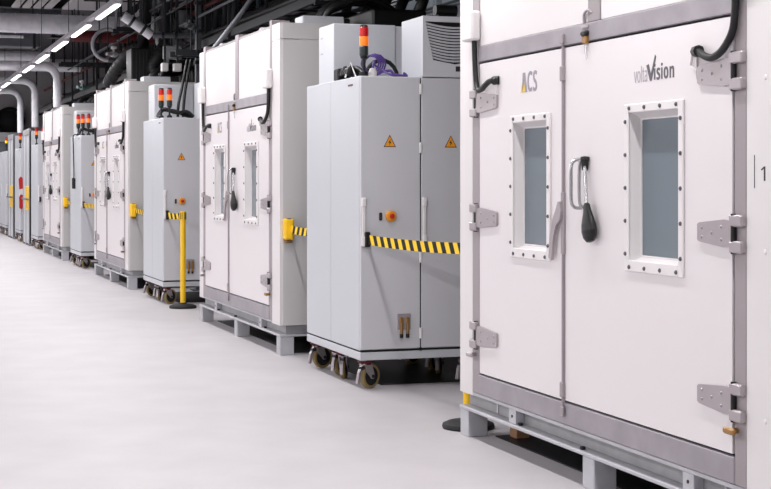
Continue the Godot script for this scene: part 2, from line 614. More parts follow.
	tube(st, [Vector3(-0.04, 1.70, hz + 0.075), Vector3(-0.05, 1.44, hz + 0.12)], 0.01, 8)
	obj("lever_rod", st, M.chrome, d2)
	st = mb()
	lathe(st, [Vector2(0, -0.045), Vector2(0.016, -0.045), Vector2(0.019, 0), Vector2(0.024, 0.01), Vector2(0.022, 0.024), Vector2(0, 0.028)], Transform3D(Basis(Vector3(1, 0, 0), 0.0), Vector3(-0.038, 1.69, hz + 0.074)), 12)
	obj("lever_cap", st, M.black, d2)
	st = mb()
	var grip := Transform3D(Basis(Vector3(1, 0, 0), -0.22).scaled_local(Vector3(0.75, 1, 1.25)), Vector3(-0.055, 1.375, hz + 0.15))
	lathe(st, [Vector2(0, -0.1), Vector2(0.024, -0.094), Vector2(0.04, -0.072), Vector2(0.046, -0.04), Vector2(0.043, -0.005), Vector2(0.032, 0.035), Vector2(0.024, 0.065), Vector2(0.02, 0.095), Vector2(0.014, 0.104), Vector2(0, 0.105)], grip, 18)
	obj("lever_grip", st, M.black, d2)

	for y in [2.06, 1.366, 0.65]:
		chamber_hinge(t, y, 0.262, 1.0, 0.36)
		chamber_hinge(t, y, 3.216, -1.0, 0.32)
	# wing screws under the lowest hinges
	for z in [0.262, 3.2]:
		st = mb()
		tube(st, [Vector3(-0.01, 0.53, z), Vector3(-0.06, 0.53, z)], 0.012, 8)
		box(st, Vector3(-0.065, 0.515, z - 0.045), Vector3(-0.045, 0.545, z + 0.045), 0.008)
		obj("wing_screw", st, M.hinge if z < 1.0 else M.brass, t)
	# junction boxes and heater cables
	st = mb()
	box(st, Vector3(-0.075, 2.44, 0.17), Vector3(-0.014, 2.62, 0.345), 0.012)
	obj("junction_box", st, M.white, t)
	st = mb()
	box(st, Vector3(-0.075, 2.44, 3.13), Vector3(-0.014, 2.62, 3.295), 0.012)
	obj("junction_box", st, M.white, t)
	st = mb()
	tube(st, smooth([Vector3(-0.04, 2.45, 0.30), Vector3(-0.04, 2.3, 0.31), Vector3(-0.04, 2.19, 0.33), Vector3(-0.045, 2.14, 0.37), Vector3(-0.05, 2.135, 0.43), Vector3(-0.055, 2.158, 0.51), Vector3(-0.05, 2.178, 0.57), Vector3(-0.035, 2.18, 0.63)]), 0.017, 8)
	tube(st, [Vector3(-0.04, 2.18, 0.595), Vector3(-0.015, 2.18, 0.635)], 0.026, 8)
	obj("cable", st, M.cable, t)
	st = mb()
	tube(st, smooth([Vector3(-0.035, 2.45, 3.22), Vector3(-0.035, 2.3, 3.21), Vector3(-0.035, 2.22, 3.185), Vector3(-0.04, 2.155, 3.12), Vector3(-0.045, 2.128, 3.05), Vector3(-0.045, 2.138, 2.985), Vector3(-0.04, 2.16, 2.93), Vector3(-0.035, 2.167, 2.885)]), 0.017, 8)
	tube(st, [Vector3(-0.04, 2.167, 2.925), Vector3(-0.02, 2.169, 2.865)], 0.026, 8)
	obj("cable", st, M.cable, t)
	for w in [[0.60, -1.0], [2.87, 1.0]]:
		st = mb()
		prism(st, PackedVector2Array([Vector2(0.02, 0.05), Vector2(-0.02, 0.05), Vector2(-0.035 * w[1], -0.01), Vector2(w[1] * 0.09, -0.075), Vector2(w[1] * 0.02, -0.075)]) if w[1] > 0 else PackedVector2Array([Vector2(-0.02, 0.05), Vector2(0.02, 0.05), Vector2(0.02, -0.05), Vector2(-0.1, -0.075), Vector2(-0.06, -0.03)]), aisle(-0.019, 2.12, w[0]), 0.012)
		obj("cable_bracket", st, M.frame_white, t)
	# padlocked hasp on the header
	var lock := part("padlock", t, Vector3(0.012, -0.01, 1.785))
	st = mb()
	tube(st, smooth([Vector3(-0.03, 2.41, -0.035), Vector3(-0.036, 2.46, -0.025), Vector3(-0.036, 2.478, 0.02), Vector3(-0.03, 2.46, 0.05)]), 0.008, 6)
	box(st, Vector3(-0.045, 2.385, -0.045), Vector3(-0.024, 2.402, 0.03), 0.004)
	obj("hasp", st, M.hinge, lock)
	st = mb()
	box(st, Vector3(-0.055, 2.305, -0.022), Vector3(-0.03, 2.345, 0.028), 0.006)
	obj("lock_body", st, M.brass, lock)
	st = mb()
	box(st, Vector3(-0.06, 2.345, -0.03), Vector3(-0.026, 2.372, 0.032), 0.008)
	obj("lock_cap", st, M.black, lock)
	st = mb()
	prism(st, PackedVector2Array([Vector2(-0.006, 0.0), Vector2(0.006, 0.0), Vector2(0.022, -0.07), Vector2(0.012, -0.075)]), aisle(-0.04, 2.30, 0.0), 0.004)
	obj("key", st, M.chrome, lock)
	# printed marks on the doors
	var lx := -0.0185
	st = mb()
	prism(st, PackedVector2Array([Vector2(0.03, 0.11), Vector2(0.062, 0.11), Vector2(0.088, 0.0), Vector2(0.064, 0.0), Vector2(0.046, 0.075), Vector2(0.028, 0.0), Vector2(0.022, 0.04)]), aisle(lx, 2.09, 0.946), 0.002)
	obj("logo_letter", st, M.print_grey, d1)
	st = mb()
	prism(st, PackedVector2Array([Vector2(0.0, 0.0), Vector2(0.028, 0.0), Vector2(0.030, 0.05), Vector2(0.02, 0.055)]), aisle(lx, 2.09, 0.946), 0.002)
	prism(st, PackedVector2Array([Vector2(0.032, 0.0), Vector2(0.062, 0.0), Vector2(0.048, 0.05)]), aisle(lx, 2.09, 0.946), 0.002)
	obj("logo_wedge", st, M.print_yellow, d1)
	text("logo_text", "CS", M.print_grey, d1, 1.038, 1.166, 2.088, 2.204, lx, true)
	text("name_text", "volta", M.print_light, d2, 2.288, 2.418, 2.062, 2.14, lx)
	st = mb()
	prism(st, PackedVector2Array([Vector2(0.0, 0.075), Vector2(0.022, 0.08), Vector2(0.042, 0.03), Vector2(0.083, 0.12), Vector2(0.092, 0.11), Vector2(0.05, 0.0), Vector2(0.034, 0.0)]), aisle(lx, 2.064, 2.412), 0.002)
	obj("name_check", st, M.print, d2)
	text("name_text", "ision", M.print, d2, 2.483, 2.671, 2.064, 2.142, lx, true)
	# base frame
	st = mb()
	box(st, Vector3(0.05, 0.19, 0.01), Vector3(D - 0.02, 0.268, L - 0.03))
	obj("base_beam", st, M.zinc_dark, t)
	st = mb()
	box(st, Vector3(-0.012, 0.272, 0.012), Vector3(0.06, 0.292, 3.27), 0.003)
	obj("upper_lip", st, M.zinc, t)
	st = mb()
	box(st, Vector3(-0.018, 0.168, 0), Vector3(D, 0.187, L), 0.003)
	obj("lower_lip", st, M.zinc, t)
	for z in [0.0, 1.715, L - 0.135]:
		for x in [[-0.012, 0.12], [D - 0.24, D - 0.02]]:
			st = mb()
			box(st, Vector3(x[0], 0, z), Vector3(x[1], 0.167, z + 0.13), 0.005)
			obj("foot", st, M.zinc, t)
	for z in [0.74, 2.72]:
		st = mb()
		box(st, Vector3(-0.004, 0.188, z), Vector3(0.05, 0.272, z + 0.1), 0.003)
		obj("web_plate", st, M.zinc, t)
		st = mb()
		lathe(st, [Vector2(0.009, 0), Vector2(0.009, 0.003), Vector2(0, 0.003)], Transform3D(Basis(Vector3(0, 0, 1), Vector3(-1, 0, 0), Vector3(0, -1, 0)), Vector3(-0.004, 0.23, z + 0.05)), 8)
		obj("hole_plug", st, M.black, t)
	for z in [0.86, 1.66, 2.9]:
		st = mb()
		box(st, Vector3(-0.002, 0.187, z), Vector3(0.025, 0.204, z + 0.025), 0.004)
		obj("clamp_bolt", st, M.tray, t)
	for z in [0.45, 3.0]:
		st = mb()
		box(st, Vector3(0.044, 0.195, z), Vector3(0.05, 0.262, z + 0.02))
		obj("stiffener", st, M.zinc, t)
	# small vents and boxes on the roof
	st = mb()
	box(st, Vector3(0.22, top, L - 0.35), Vector3(0.62, top + 0.08, L - 0.08), 0.008)
	obj("roof_box", st, M.grey, t)
	for z in [0.5, 1.35, 2.3]:
		st = mb()
		box(st, Vector3(0.1, top, z), Vector3(0.25, top + 0.07, z + 0.12), 0.012)
		obj("roof_clamp", st, M.zinc, t)
	return t

func chambers() -> void:
	var a := make_chamber("nearest big white test chamber, its two window doors filling the picture's right half", Vector3(FRONT + 0.014, 0, -8.757))
	var b := dup(a, Vector3(FRONT + 0.014, 0, -16.73), "second white test chamber from the camera, standing left of the wide wheeled cabinet with yellow belt box")
	dup(a, Vector3(FRONT + 0.014, 0, -25.33), "third white test chamber from the camera, behind the cabinet with the yellow barrier post")
	dup(a, Vector3(FRONT + 0.014, 0, -33.45), "fourth and smallest-looking white test chamber, farthest down the aisle with twin window doors")
	b.set_meta("label", "second white test chamber from the camera, behind the largest grey wheeled cabinet")
	# bay mark on the nearest chamber's right edge
	var st := mb()
	box(st, Vector3(-0.0155, 1.562, 3.327), Vector3(-0.0135, 1.70, 3.331))
	obj("mark_line", st, M.print_black, a)
	text("mark_text", "1", M.print_black, a, 3.377, 3.409, 1.592, 1.652, -0.014)
	for y in [2.02, 1.30, 0.60]:
		st = mb()
		lathe(st, [Vector2(0.012, 0), Vector2(0.009, 0.004), Vector2(0, 0.005)], Transform3D(Basis(Vector3(0, 0, 1), Vector3(-1, 0, 0), Vector3(0, -1, 0)), Vector3(-0.014, y, 3.41)), 10)
		obj("cap", st, M.frame_white, a)

# ------------------------------------------------------------------ wheeled switch cabinets
func make_caster(parent: Node, at: Vector3, turn: float, brake: bool) -> void:
	var c := part("caster", parent, at)
	c.rotation.y = turn
	var st := mb()
	box(st, Vector3(-0.05, 0.206, -0.05), Vector3(0.05, 0.224, 0.05), 0.004)
	lathe(st, [Vector2(0.042, 0.186), Vector2(0.045, 0.2), Vector2(0.036, 0.207)], Transform3D.IDENTITY, 14)
	obj("mount", st, M.red_pipe if brake else M.zinc, c)
	st = mb()
	for s in [-1.0, 1.0]:
		prism(st, PackedVector2Array([Vector2(-0.04, 0.195), Vector2(0.035, 0.195), Vector2(0.065, 0.1), Vector2(0.06, 0.075), Vector2(0.035, 0.075), Vector2(-0.02, 0.13)]), Transform3D(Basis.IDENTITY, Vector3(0, 0, s * 0.03 - 0.003)), 0.006)
	box(st, Vector3(-0.04, 0.185, -0.033), Vector3(0.036, 0.195, 0.033))
	if brake:
		prism(st, PackedVector2Array([Vector2(-0.03, 0.19), Vector2(-0.05, 0.19), Vector2(-0.085, 0.13), Vector2(-0.1, 0.05), Vector2(-0.08, 0.05), Vector2(-0.06, 0.12)]), Transform3D(Basis.IDENTITY, Vector3(0, 0, -0.012)), 0.024)
	obj("fork", st, M.hinge, c)
	st = mb()
	tube(st, [Vector3(0.045, 0.095, -0.04), Vector3(0.045, 0.095, 0.04)], 0.014, 8)
	box(st, Vector3(-0.07, 0.15, -0.02), Vector3(-0.03, 0.175, 0.02), 0.005)
	obj("axle", st, M.tray, c)
	var ax := Transform3D(Basis(Vector3(1, 0, 0), PI / 2), Vector3(0.045, 0.095, 0))
	st = mb()
	lathe(st, [Vector2(0.072, -0.02), Vector2(0.09, -0.02), Vector2(0.095, -0.012), Vector2(0.095, 0.012), Vector2(0.09, 0.02), Vector2(0.072, 0.02)], ax, 24)
	obj("tire", st, M.tan, c)
	st = mb()
	lathe(st, [Vector2(0, -0.024), Vector2(0.02, -0.024), Vector2(0.022, -0.012), Vector2(0.073, -0.014), Vector2(0.073, 0.014), Vector2(0.022, 0.012), Vector2(0.02, 0.024), Vector2(0, 0.024)], ax, 18)
	obj("wheel", st, M.rubber, c)

func signal_light(parent: Node, at: Vector3, yellow := false) -> void:
	var s := part("signal_light", parent, at)
	var st := mb()
	lathe(st, [Vector2(0, 0), Vector2(0.034, 0), Vector2(0.034, 0.03), Vector2(0.013, 0.045), Vector2(0.013, 0.13), Vector2(0.026, 0.135), Vector2(0.03, 0.155), Vector2(0, 0.155)], Transform3D.IDENTITY, 14)
	obj("stand", st, M.black, s)
	var y := 0.155
	for k in [["lens", M.lens_dark, 0.075], ["lens", M.lens_yellow if yellow else M.lens_amber, 0.072], ["lens", M.lens_red, 0.072]]:
		st = mb()
		var h: float = k[2]
		lathe(st, [Vector2(0, y), Vector2(0.031, y), Vector2(0.035, y + 0.006), Vector2(0.035, y + h - 0.006), Vector2(0.031, y + h), Vector2(0, y + h)], Transform3D.IDENTITY, 16)
		obj(k[0], st, k[1], s)
		y += h
	st = mb()
	lathe(st, [Vector2(0.032, y), Vector2(0.03, y + 0.012), Vector2(0.02, y + 0.018), Vector2(0, y + 0.02)], Transform3D.IDENTITY, 14)
	obj("cap", st, M.lens_dark, s)

func make_cabinet(label: String, at: Vector3, lamps: Array) -> Node3D:
	# at: corner of the aisle side that is farthest from the camera; 1.48 m long, two cabinets back to back
	var t := thing("switch_cabinet", label, "cabinet", at, "wheeled switch cabinets between the chambers")
	var L := 1.475
	var Wd := 1.0
	var top := 2.383
	var st := mb()
	box(st, Vector3(0, 0.298, 0), Vector3(Wd, top, 0.706), 0.006)
	obj("body", st, M.grey, t)
	st = mb()
	box(st, Vector3(0, 0.298, 0.711), Vector3(Wd, top, L - 0.02), 0.006)
	obj("body", st, M.grey, t)
	st = mb()
	box(st, Vector3(0.01, 0.28, 0.01), Vector3(Wd - 0.01, 0.30, L - 0.01))
	obj("plinth_joint", st, M.rubber, t)
	st = mb()
	box(st, Vector3(0, 0.225, 0), Vector3(Wd, 0.286, L), 0.004)
	obj("plinth", st, M.grey, t)
	for k in 2:
		var x0 := 0.004 if k == 0 else 0.492
		var x1 := 0.482 if k == 0 else 0.996
		var d := part("door", t)
		st = mb()
		box(st, Vector3(x0, 0.306, L - 0.018), Vector3(x1, top - 0.006, L + 0.006), 0.004)
		obj("panel", st, M.grey_face, d)
		# long swing handle
		st = mb()
		var hx := x0 + 0.014
		box(st, Vector3(hx - 0.008, 1.10, L + 0.006), Vector3(hx + 0.022, 1.46, L + 0.024), 0.006)
		box(st, Vector3(hx - 0.012, 1.39, L + 0.006), Vector3(hx + 0.026, 1.46, L + 0.034), 0.008)
		box(st, Vector3(hx - 0.012, 1.09, L + 0.006), Vector3(hx + 0.026, 1.17, L + 0.034), 0.008)
		obj("swing_handle", st, M.frame_white, d)
		# warning triangle
		var wx := 0.236 if k == 0 else 0.733
		var tri_at := Transform3D(Basis.IDENTITY, Vector3(wx, 1.843, L + 0.006))
		st = mb()
		prism(st, PackedVector2Array([Vector2(-0.05, 0), Vector2(0.05, 0), Vector2(0.0, 0.094)]), tri_at, 0.0015)
		obj("warning_border", st, M.print_black, d)
		st = mb()
		prism(st, PackedVector2Array([Vector2(-0.041, 0.006), Vector2(0.041, 0.006), Vector2(0.0, 0.083)]), tri_at, 0.0025)
		obj("warning_sign", st, M.orange, d)
		st = mb()
		prism(st, PackedVector2Array([Vector2(0.006, 0.062), Vector2(-0.012, 0.034), Vector2(-0.001, 0.034), Vector2(-0.006, 0.012), Vector2(0.012, 0.04), Vector2(0.001, 0.04)]), tri_at, 0.0035)
		obj("warning_bolt", st, M.print_black, d)
		if k == 0:
			st = mb()
			box(st, Vector3(0.148, 1.285, L + 0.006), Vector3(0.172, 1.345, L + 0.022), 0.005)
			box(st, Vector3(0.154, 1.30, L + 0.02), Vector3(0.164, 1.33, L + 0.04), 0.003)
			obj("rotary_switch", st, M.print_black, d)
			st = mb()
			var face := Transform3D(Basis(Vector3(1, 0, 0), PI / 2), Vector3(0.242, 1.318, L + 0.006))
			lathe(st, [Vector2(0.042, 0), Vector2(0.042, 0.02), Vector2(0.034, 0.028), Vector2(0, 0.028)], face, 20)
			obj("stop_ring", st, M.orange, d)
			st = mb()
			lathe(st, [Vector2(0.014, 0.028), Vector2(0.014, 0.034), Vector2(0.02, 0.036), Vector2(0.02, 0.042), Vector2(0.014, 0.048), Vector2(0, 0.05)], face, 16)
			obj("stop_button", st, M.red, d)
			# socket plate low on the door
			st = mb()
			box(st, Vector3(0.296, 0.45, L + 0.006), Vector3(0.402, 0.572, L + 0.014), 0.003)
			obj("socket_plate", st, M.strip_steel, d)
			for x in [0.325, 0.375]:
				st = mb()
				box(st, Vector3(x - 0.014, 0.49, L + 0.014), Vector3(x + 0.014, 0.545, L + 0.03), 0.006)
				tube(st, [Vector3(x, 0.50, L + 0.028), Vector3(x, 0.40, L + 0.02)], 0.012, 8)
				obj("connector", st, M.brass, d)
				st = mb()
				tube(st, [Vector3(x, 0.42, L + 0.021), Vector3(x, 0.39, L + 0.02)], 0.014, 8)
				obj("connector_tip", st, M.black, d)
	# hinges in the gap between the doors
	st = mb()
	box(st, Vector3(0.476, 0.31, L - 0.016), Vector3(0.498, top - 0.01, L - 0.002))
	obj("door_gap", st, M.rubber, t)
	for y in [2.29, 1.84, 1.0, 0.42]:
		st = mb()
		tube(st, [Vector3(0.487, y - 0.04, L + 0.004), Vector3(0.487, y + 0.04, L + 0.004)], 0.013, 8)
		obj("hinge", st, M.frame_white, t)
	st = mb()
	box(st, Vector3(0.475, 0.284, L - 0.004), Vector3(0.497, 0.31, L + 0.012), 0.004)
	obj("door_stop", st, M.black, t)
	st = mb()
	box(st, Vector3(-0.002, 2.315, L - 0.3), Vector3(0.001, 2.33, L - 0.18))
	obj("maker_plate", st, M.red_pipe, t)
	# casters
	for x in [0.07, 0.88]:
		make_caster(t, Vector3(x, 0, 1.40), 0.5, true)
		make_caster(t, Vector3(x, 0, 0.82), 1.1, true)
		make_caster(t, Vector3(x + 0.02, 0, 0.60), 0.8, true)
		make_caster(t, Vector3(x, 0, 0.10), 0.35, true)
	for l in lamps:
		signal_light(t, Vector3(l[0], top, l[1]), l.size() > 2)
	# black belt clip on the front edge
	st = mb()
	box(st, Vector3(0.028, 1.085, L + 0.006), Vector3(0.068, 1.20, L + 0.05), 0.006)
	obj("belt_clip", st, M.black, t)
	return t

func make_cooler(label: String, at: Vector3) -> Node3D:
	# roof cooling unit: at is its far corner on the aisle side, 0.5 deep
	var t := thing("cooling_unit", label, "cooling unit", at, "cooling units on the cabinet roofs")
	var st := mb()
	var Lx := 0.53
	var H := 0.468
	var Dz := 0.49
	box(st, Vector3(0, 0, 0), Vector3(Lx, H, Dz - 0.03), 0.006)
	obj("housing", st, M.grey, t)
	# front frame with the tapering grille opening
	st = mb()
	var cut := [Vector2(0.022, 0.425), Vector2(0.508, 0.425), Vector2(0.445, 0.13), Vector2(0.265, 0.10), Vector2(0.085, 0.13)]
	var fz := Transform3D(Basis.IDENTITY, Vector3(0, 0, Dz - 0.03))
	prism(st, PackedVector2Array([Vector2(0, 0), Vector2(0, H), cut[0], cut[4], cut[3], Vector2(0.265, 0)]), fz, 0.03)
	prism(st, PackedVector2Array([Vector2(Lx, 0), Vector2(0.265, 0), cut[3], cut[2], cut[1], Vector2(Lx, H)]), fz, 0.03)
	prism(st, PackedVector2Array([Vector2(0, H), Vector2(Lx, H), cut[1], cut[0]]), fz, 0.03)
	obj("front_frame", st, M.grey_face, t)
	st = mb()
	box(st, Vector3(0.03, 0.1, Dz - 0.03), Vector3(0.5, 0.43, Dz - 0.026))
	obj("grille_back", st, M.black, t)
	for k in 12:
		var y := 0.412 - k * 0.0235
		var inset := (0.425 - y) / 0.3 * 0.06
		var pts := []
		for j in 9:
			var f := j / 8.0
			pts.append(Vector3(lerpf(0.022 + inset, 0.508 - inset, f), y - sin(f * PI) * 0.03, Dz - 0.016))
		st = mb()
		tube(st, pts, 0.0085, 6)
		obj("slat", st, M.grey_face, t)
	st = mb()
	box(st, Vector3(0.27, 0.045, Dz), Vector3(0.34, 0.085, Dz + 0.004), 0.002)
	obj("display", st, M.print_black, t)
	return t

func make_vent_box(label: String, at: Vector3) -> Node3D:
	var t := thing("roof_box", label, "equipment box", at, "plain boxes on the cabinet roofs")
	var st := mb()
	box(st, Vector3(0, 0, 0), Vector3(0.53, 0.47, 0.42), 0.006)
	obj("housing", st, M.grey, t)
	st = mb()
	box(st, Vector3(0.53, 0.02, 0.01), Vector3(0.62, 0.46, 0.41), 0.006)
	obj("back_cover", st, M.grey_face, t)
	for y in [0.24, 0.37]:
		st = mb()
		box(st, Vector3(-0.002, y, 0.06), Vector3(0.001, y + 0.012, 0.12))
		obj("plate", st, M.print_light, t)
	return t

func cabinets() -> void:
	var spots := [-12.275, -20.47, -28.55]
	var a := make_cabinet("largest light grey wheeled cabinet with one signal tower, right behind the nearest chamber", Vector3(FRONT - 0.002, 0, spots[0]), [[0.055, 1.40]])
	make_cabinet("grey wheeled cabinet with two signal towers, directly behind the yellow barrier post", Vector3(FRONT - 0.002, 0, spots[1]), [[0.03, 1.18], [0.12, 1.28]])
	var c := make_cabinet("narrow-looking grey cabinet with three signal towers and a hanging black pendant cable", Vector3(FRONT - 0.002, 0, spots[2]), [[0.03, 0.9], [0.08, 1.15], [0.16, 1.32]])
	make_cabinet("small far grey cabinet with paired signal towers, just past the fourth chamber", Vector3(FRONT - 0.002, 0, -36.0), [[0.03, 0.9], [0.16, 1.1]])
	make_cabinet("far grey cabinet with a red cloth on its corner, second from the aisle's end", Vector3(FRONT - 0.002, 0, -40.3), [[0.05, 0.9], [0.16, 1.1]])
	make_cabinet("small far grey cabinet near the picture's left edge under yellow and red signal towers", Vector3(FRONT - 0.002, 0, -44.6), [[0.05, 0.9, 1], [0.16, 1.2, 1]])
	make_cabinet("very last grey cabinet of the row, cut by the picture's left edge", Vector3(FRONT - 0.002, 0, -46.4), [])
	# pendant cable on the third cabinet
	var st := mb()
	tube(st, smooth([Vector3(0.1, 2.40, 0.72), Vector3(-0.03, 2.40, 0.72), Vector3(-0.035, 2.2, 0.72), Vector3(-0.025, 1.7, 0.72), Vector3(-0.03, 1.60, 0.72)]), 0.012, 6)
	box(st, Vector3(-0.06, 1.42, 0.69), Vector3(-0.005, 1.62, 0.75), 0.012)
	obj("pendant_cable", st, M.black, c)
	var names := ["largest", "second", "third"]
	var who := ["atop the largest cabinet", "atop the cabinet behind the yellow post", "atop the cabinet with pendant cable"]
	var first_cool: Node3D
	var first_box: Node3D
	for k in 3:
		var z: float = spots[k]
		var ca := Vector3(FRONT + 0.498, 2.384, z + 1.0)
		var cb := Vector3(FRONT + 0.02, 2.384, z + 0.29)
		if k == 0:
			first_cool = make_cooler("grey cooling unit with a curved slat grille " + who[k], ca)
			first_box = make_vent_box("plain pale box standing behind the signal tower " + who[k], cb)
		else:
			dup(first_cool, ca, "grey cooling unit with a curved slat grille " + who[k])
			dup(first_box, cb, "plain pale box standing behind the signal towers " + who[k])
	# cables on the roofs
	st = mb()
	for k in 4:
		var p := []
		var rr := 0.07 + 0.006 * k
		for j in 13:
			var an := TAU * j / 12.0
			p.append(Vector3(0.175 + cos(an) * rr * 0.9 + 0.02 * k, 0.125 + sin(an) * rr * 0.95, 0.97 - 0.02 * k + sin(an * 2.0) * 0.01 + cos(an) * 0.03))
		tube(st, p, 0.008, 6)
	tube(st, smooth([Vector3(0.18, 0.06, 1.02), Vector3(0.2, 0.05, 1.15), Vector3(0.27, 0.06, 1.18), Vector3(0.30, 0.03, 1.2), Vector3(0.38, 0.02, 1.24), Vector3(0.36, 0.035, 1.25), Vector3(0.4, 0.02, 1.2)]), 0.011, 6)
	tube(st, smooth([Vector3(0.10, 0.02, 1.25), Vector3(0.13, 0.13, 1.2), Vector3(0.17, 0.1, 1.12), Vector3(0.22, 0.014, 1.36), Vector3(0.36, 0.014, 1.33)]), 0.009, 6)
	var loop := obj("cable_coil", st, M.purple)
	loop.position = Vector3(FRONT + 0.07, 2.387, spots[0])
	tag(loop, "coiled purple cable lying on the largest cabinet's roof beside the signal tower", "cable")
	st = mb()
	for k in 5:
		var p := []
		var rr := 0.09 + 0.008 * k
		for j in 10:
			var an := PI * j / 9.0
			p.append(Vector3(0.33 + cos(an) * rr * 1.5, 0.03 + sin(an) * (rr + 0.06), 0.70 - 0.015 * k))
		tube(st, p, 0.02, 6)
	var hose := obj("hose", st, M.cable)
	hose.position = Vector3(FRONT + 0.1, 2.387, spots[0])
	tag(hose, "thick black hoses arching behind the purple cable coil", "hose")
	st = mb()
	lathe(st, [Vector2(0, 0), Vector2(0.03, 0), Vector2(0.034, 0.03), Vector2(0.022, 0.06), Vector2(0, 0.065)], Transform3D.IDENTITY, 12)
	var plug := obj("plug", st, M.frame_white)
	plug.position = Vector3(FRONT + 0.13, 2.385, spots[0] + 1.38)
	tag(plug, "white round plug lying in front of the purple cable coil", "plug")
	st = mb()
	for k in 6:
		var zz := 0.05 * k
		tube(st, smooth([Vector3(0.0, 0.03, 0.02 + zz), Vector3(0.02, 0.07 + 0.01 * (k % 3), 0.03 + zz), Vector3(0.05, 0.08 - 0.008 * k, 0.08 + zz * 0.4), Vector3(0.09, 0.07 + 0.02 * (k % 2), 0.06 + zz * 0.5), Vector3(0.12, 0.04, 0.05 + zz)]), 0.022, 6)
	box(st, Vector3(-0.02, 0, -0.06), Vector3(0.09, 0.095, 0.06), 0.01)
	var mess0 := obj("cable_bundle", st, M.cable)
	mess0.position = Vector3(FRONT + 0.03, 2.385, spots[0] + 0.80)
	tag(mess0, "black cable bundle on the largest cabinet's roof between signal tower and pale box", "cable bundle")
	# white bent wire beside the bundle
	st = mb()
	tube(st, [Vector3(0.0, 0.008, 0), Vector3(0.035, 0.12, 0.03), Vector3(0.07, 0.008, 0.06)], 0.007, 6)
	var wire := obj("wire_stand", st, M.frame_white)
	wire.position = Vector3(FRONT + 0.01, 2.385, spots[0] + 1.06)
	tag(wire, "white bent wire triangle standing on the largest cabinet's roof", "wire")
	for k in [1, 2]:
		st = mb()
		for j in 5:
			tube(st, smooth([Vector3(0.0, 0.03, 0.05 * j), Vector3(0.06, 0.11 + 0.012 * (j % 3), 0.05 * j), Vector3(0.2, 0.11 - 0.01 * j, 0.1 + 0.04 * j), Vector3(0.34, 0.05 + 0.012 * j, 0.12 + 0.03 * j), Vector3(0.44, 0.03, 0.1 + 0.03 * j)]), 0.02, 6)
		for j in 2:
			tube(st, smooth([Vector3(0.27 + 0.07 * j, 0.03, 0.03), Vector3(0.28 + 0.07 * j, 0.2, 0.02), Vector3(0.34 + 0.05 * j, 0.42, -0.05), Vector3(0.42 + 0.05 * j, 0.8, -0.1)]), 0.02, 6)
		var m2 := obj("cable_bundle", st, M.cable)
		m2.position = Vector3(FRONT + 0.02, 2.385, spots[k] + 0.92)
		tag(m2, "black cables on the roof " + ["", "of the cabinet behind the yellow post, rising behind its towers", "of the cabinet with three signal towers"][k], "cable bundle")

# ------------------------------------------------------------------ belts and posts
func ribbon(a: Vector3, b: Vector3, h: float) -> SurfaceTool:
	var st := mb()
	var n := 10
	var d := (b - a).normalized()
	var side := d.cross(Vector3.UP).normalized()
	var th := 0.0012
	for i in n:
		var q := []
		for k in 2:
			var f := float(i + k) / n
			var p := a.lerp(b, f) + Vector3(0, -0.012 * sin(f * PI), 0)
			q.append([p, (b - a).length() * f / 0.138])
		for s in [-1.0, 1.0]:
			var v := [[q[0][0], q[0][1], 1.0], [q[1][0], q[1][1], 1.0], [q[1][0], q[1][1], 0.0], [q[0][0], q[0][1], 0.0]]
			for id in ([0, 2, 1, 0, 3, 2] if s > 0 else [0, 1, 2, 0, 2, 3]):
				st.set_normal(side * s)
				st.set_uv(Vector2(v[id][1], v[id][2]))
				st.add_vertex(v[id][0] + side * s * th + Vector3(0, (0.5 - v[id][2]) * h, 0))
	return st

func make_post(label: String, at: Vector3) -> Node3D:
	var t := thing("barrier_post", label, "barrier post", at, "yellow barrier posts")
	var st := mb()
	lathe(st, [Vector2(0, 0), Vector2(0.165, 0), Vector2(0.17, 0.012), Vector2(0.165, 0.03), Vector2(0.13, 0.045), Vector2(0.06, 0.056), Vector2(0.04, 0.07), Vector2(0, 0.07)], Transform3D.IDENTITY, 28)
	obj("base", st, M.rubber, t)
	st = mb()
	tube(st, [Vector3(0, 0.06, 0), Vector3(0, 1.1, 0)], 0.033, 18)
	obj("post", st, M.yellow, t)
	st = mb()
	lathe(st, [Vector2(0.033, 1.09), Vector2(0.036, 1.09), Vector2(0.036, 1.19), Vector2(0.03, 1.2), Vector2(0, 1.2)], Transform3D.IDENTITY, 18)
	for k in 4:
		box(st, Vector3(-0.01, 1.1, 0.034), Vector3(0.01, 1.185, 0.042), 0.002, Transform3D(Basis(Vector3.UP, k * PI / 2), Vector3.ZERO))
	obj("belt_head", st, M.yellow, t)
	st = mb()
	for k in 4:
		box(st, Vector3(0.014, 1.1, 0.03), Vector3(0.022, 1.185, 0.037), 0.002, Transform3D(Basis(Vector3.UP, k * PI / 2), Vector3.ZERO))
		box(st, Vector3(-0.022, 1.1, 0.03), Vector3(-0.014, 1.185, 0.037), 0.002, Transform3D(Basis(Vector3.UP, k * PI / 2), Vector3.ZERO))
	obj("belt_slot", st, M.print_black, t)
	return t

func make_belt_box(label: String, at: Vector3, reach: Vector3) -> Node3D:
	# magnetic belt box on a chamber's side: at = centre on that side
	var t := thing("belt_box", label, "belt box", at, "yellow belt boxes on the chamber sides")
	var st := mb()
	box(st, Vector3(-0.045, -0.095, 0.0), Vector3(0.045, 0.095, 0.1), 0.016)
	obj("housing", st, M.yellow, t)
	st = mb()
	box(st, Vector3(-0.03, -0.125, 0.0), Vector3(0.035, -0.094, 0.07), 0.01)
	obj("magnet_foot", st, M.brass, t)
	st = mb()
	box(st, Vector3(-0.02, 0.08, 0.03), Vector3(0.02, 0.098, 0.09), 0.004)
	obj("lock_slide", st, M.print, t)
	obj("belt", ribbon(Vector3(0.015, 0.0, 0.1), reach, 0.07), M.tape, t)
	return t

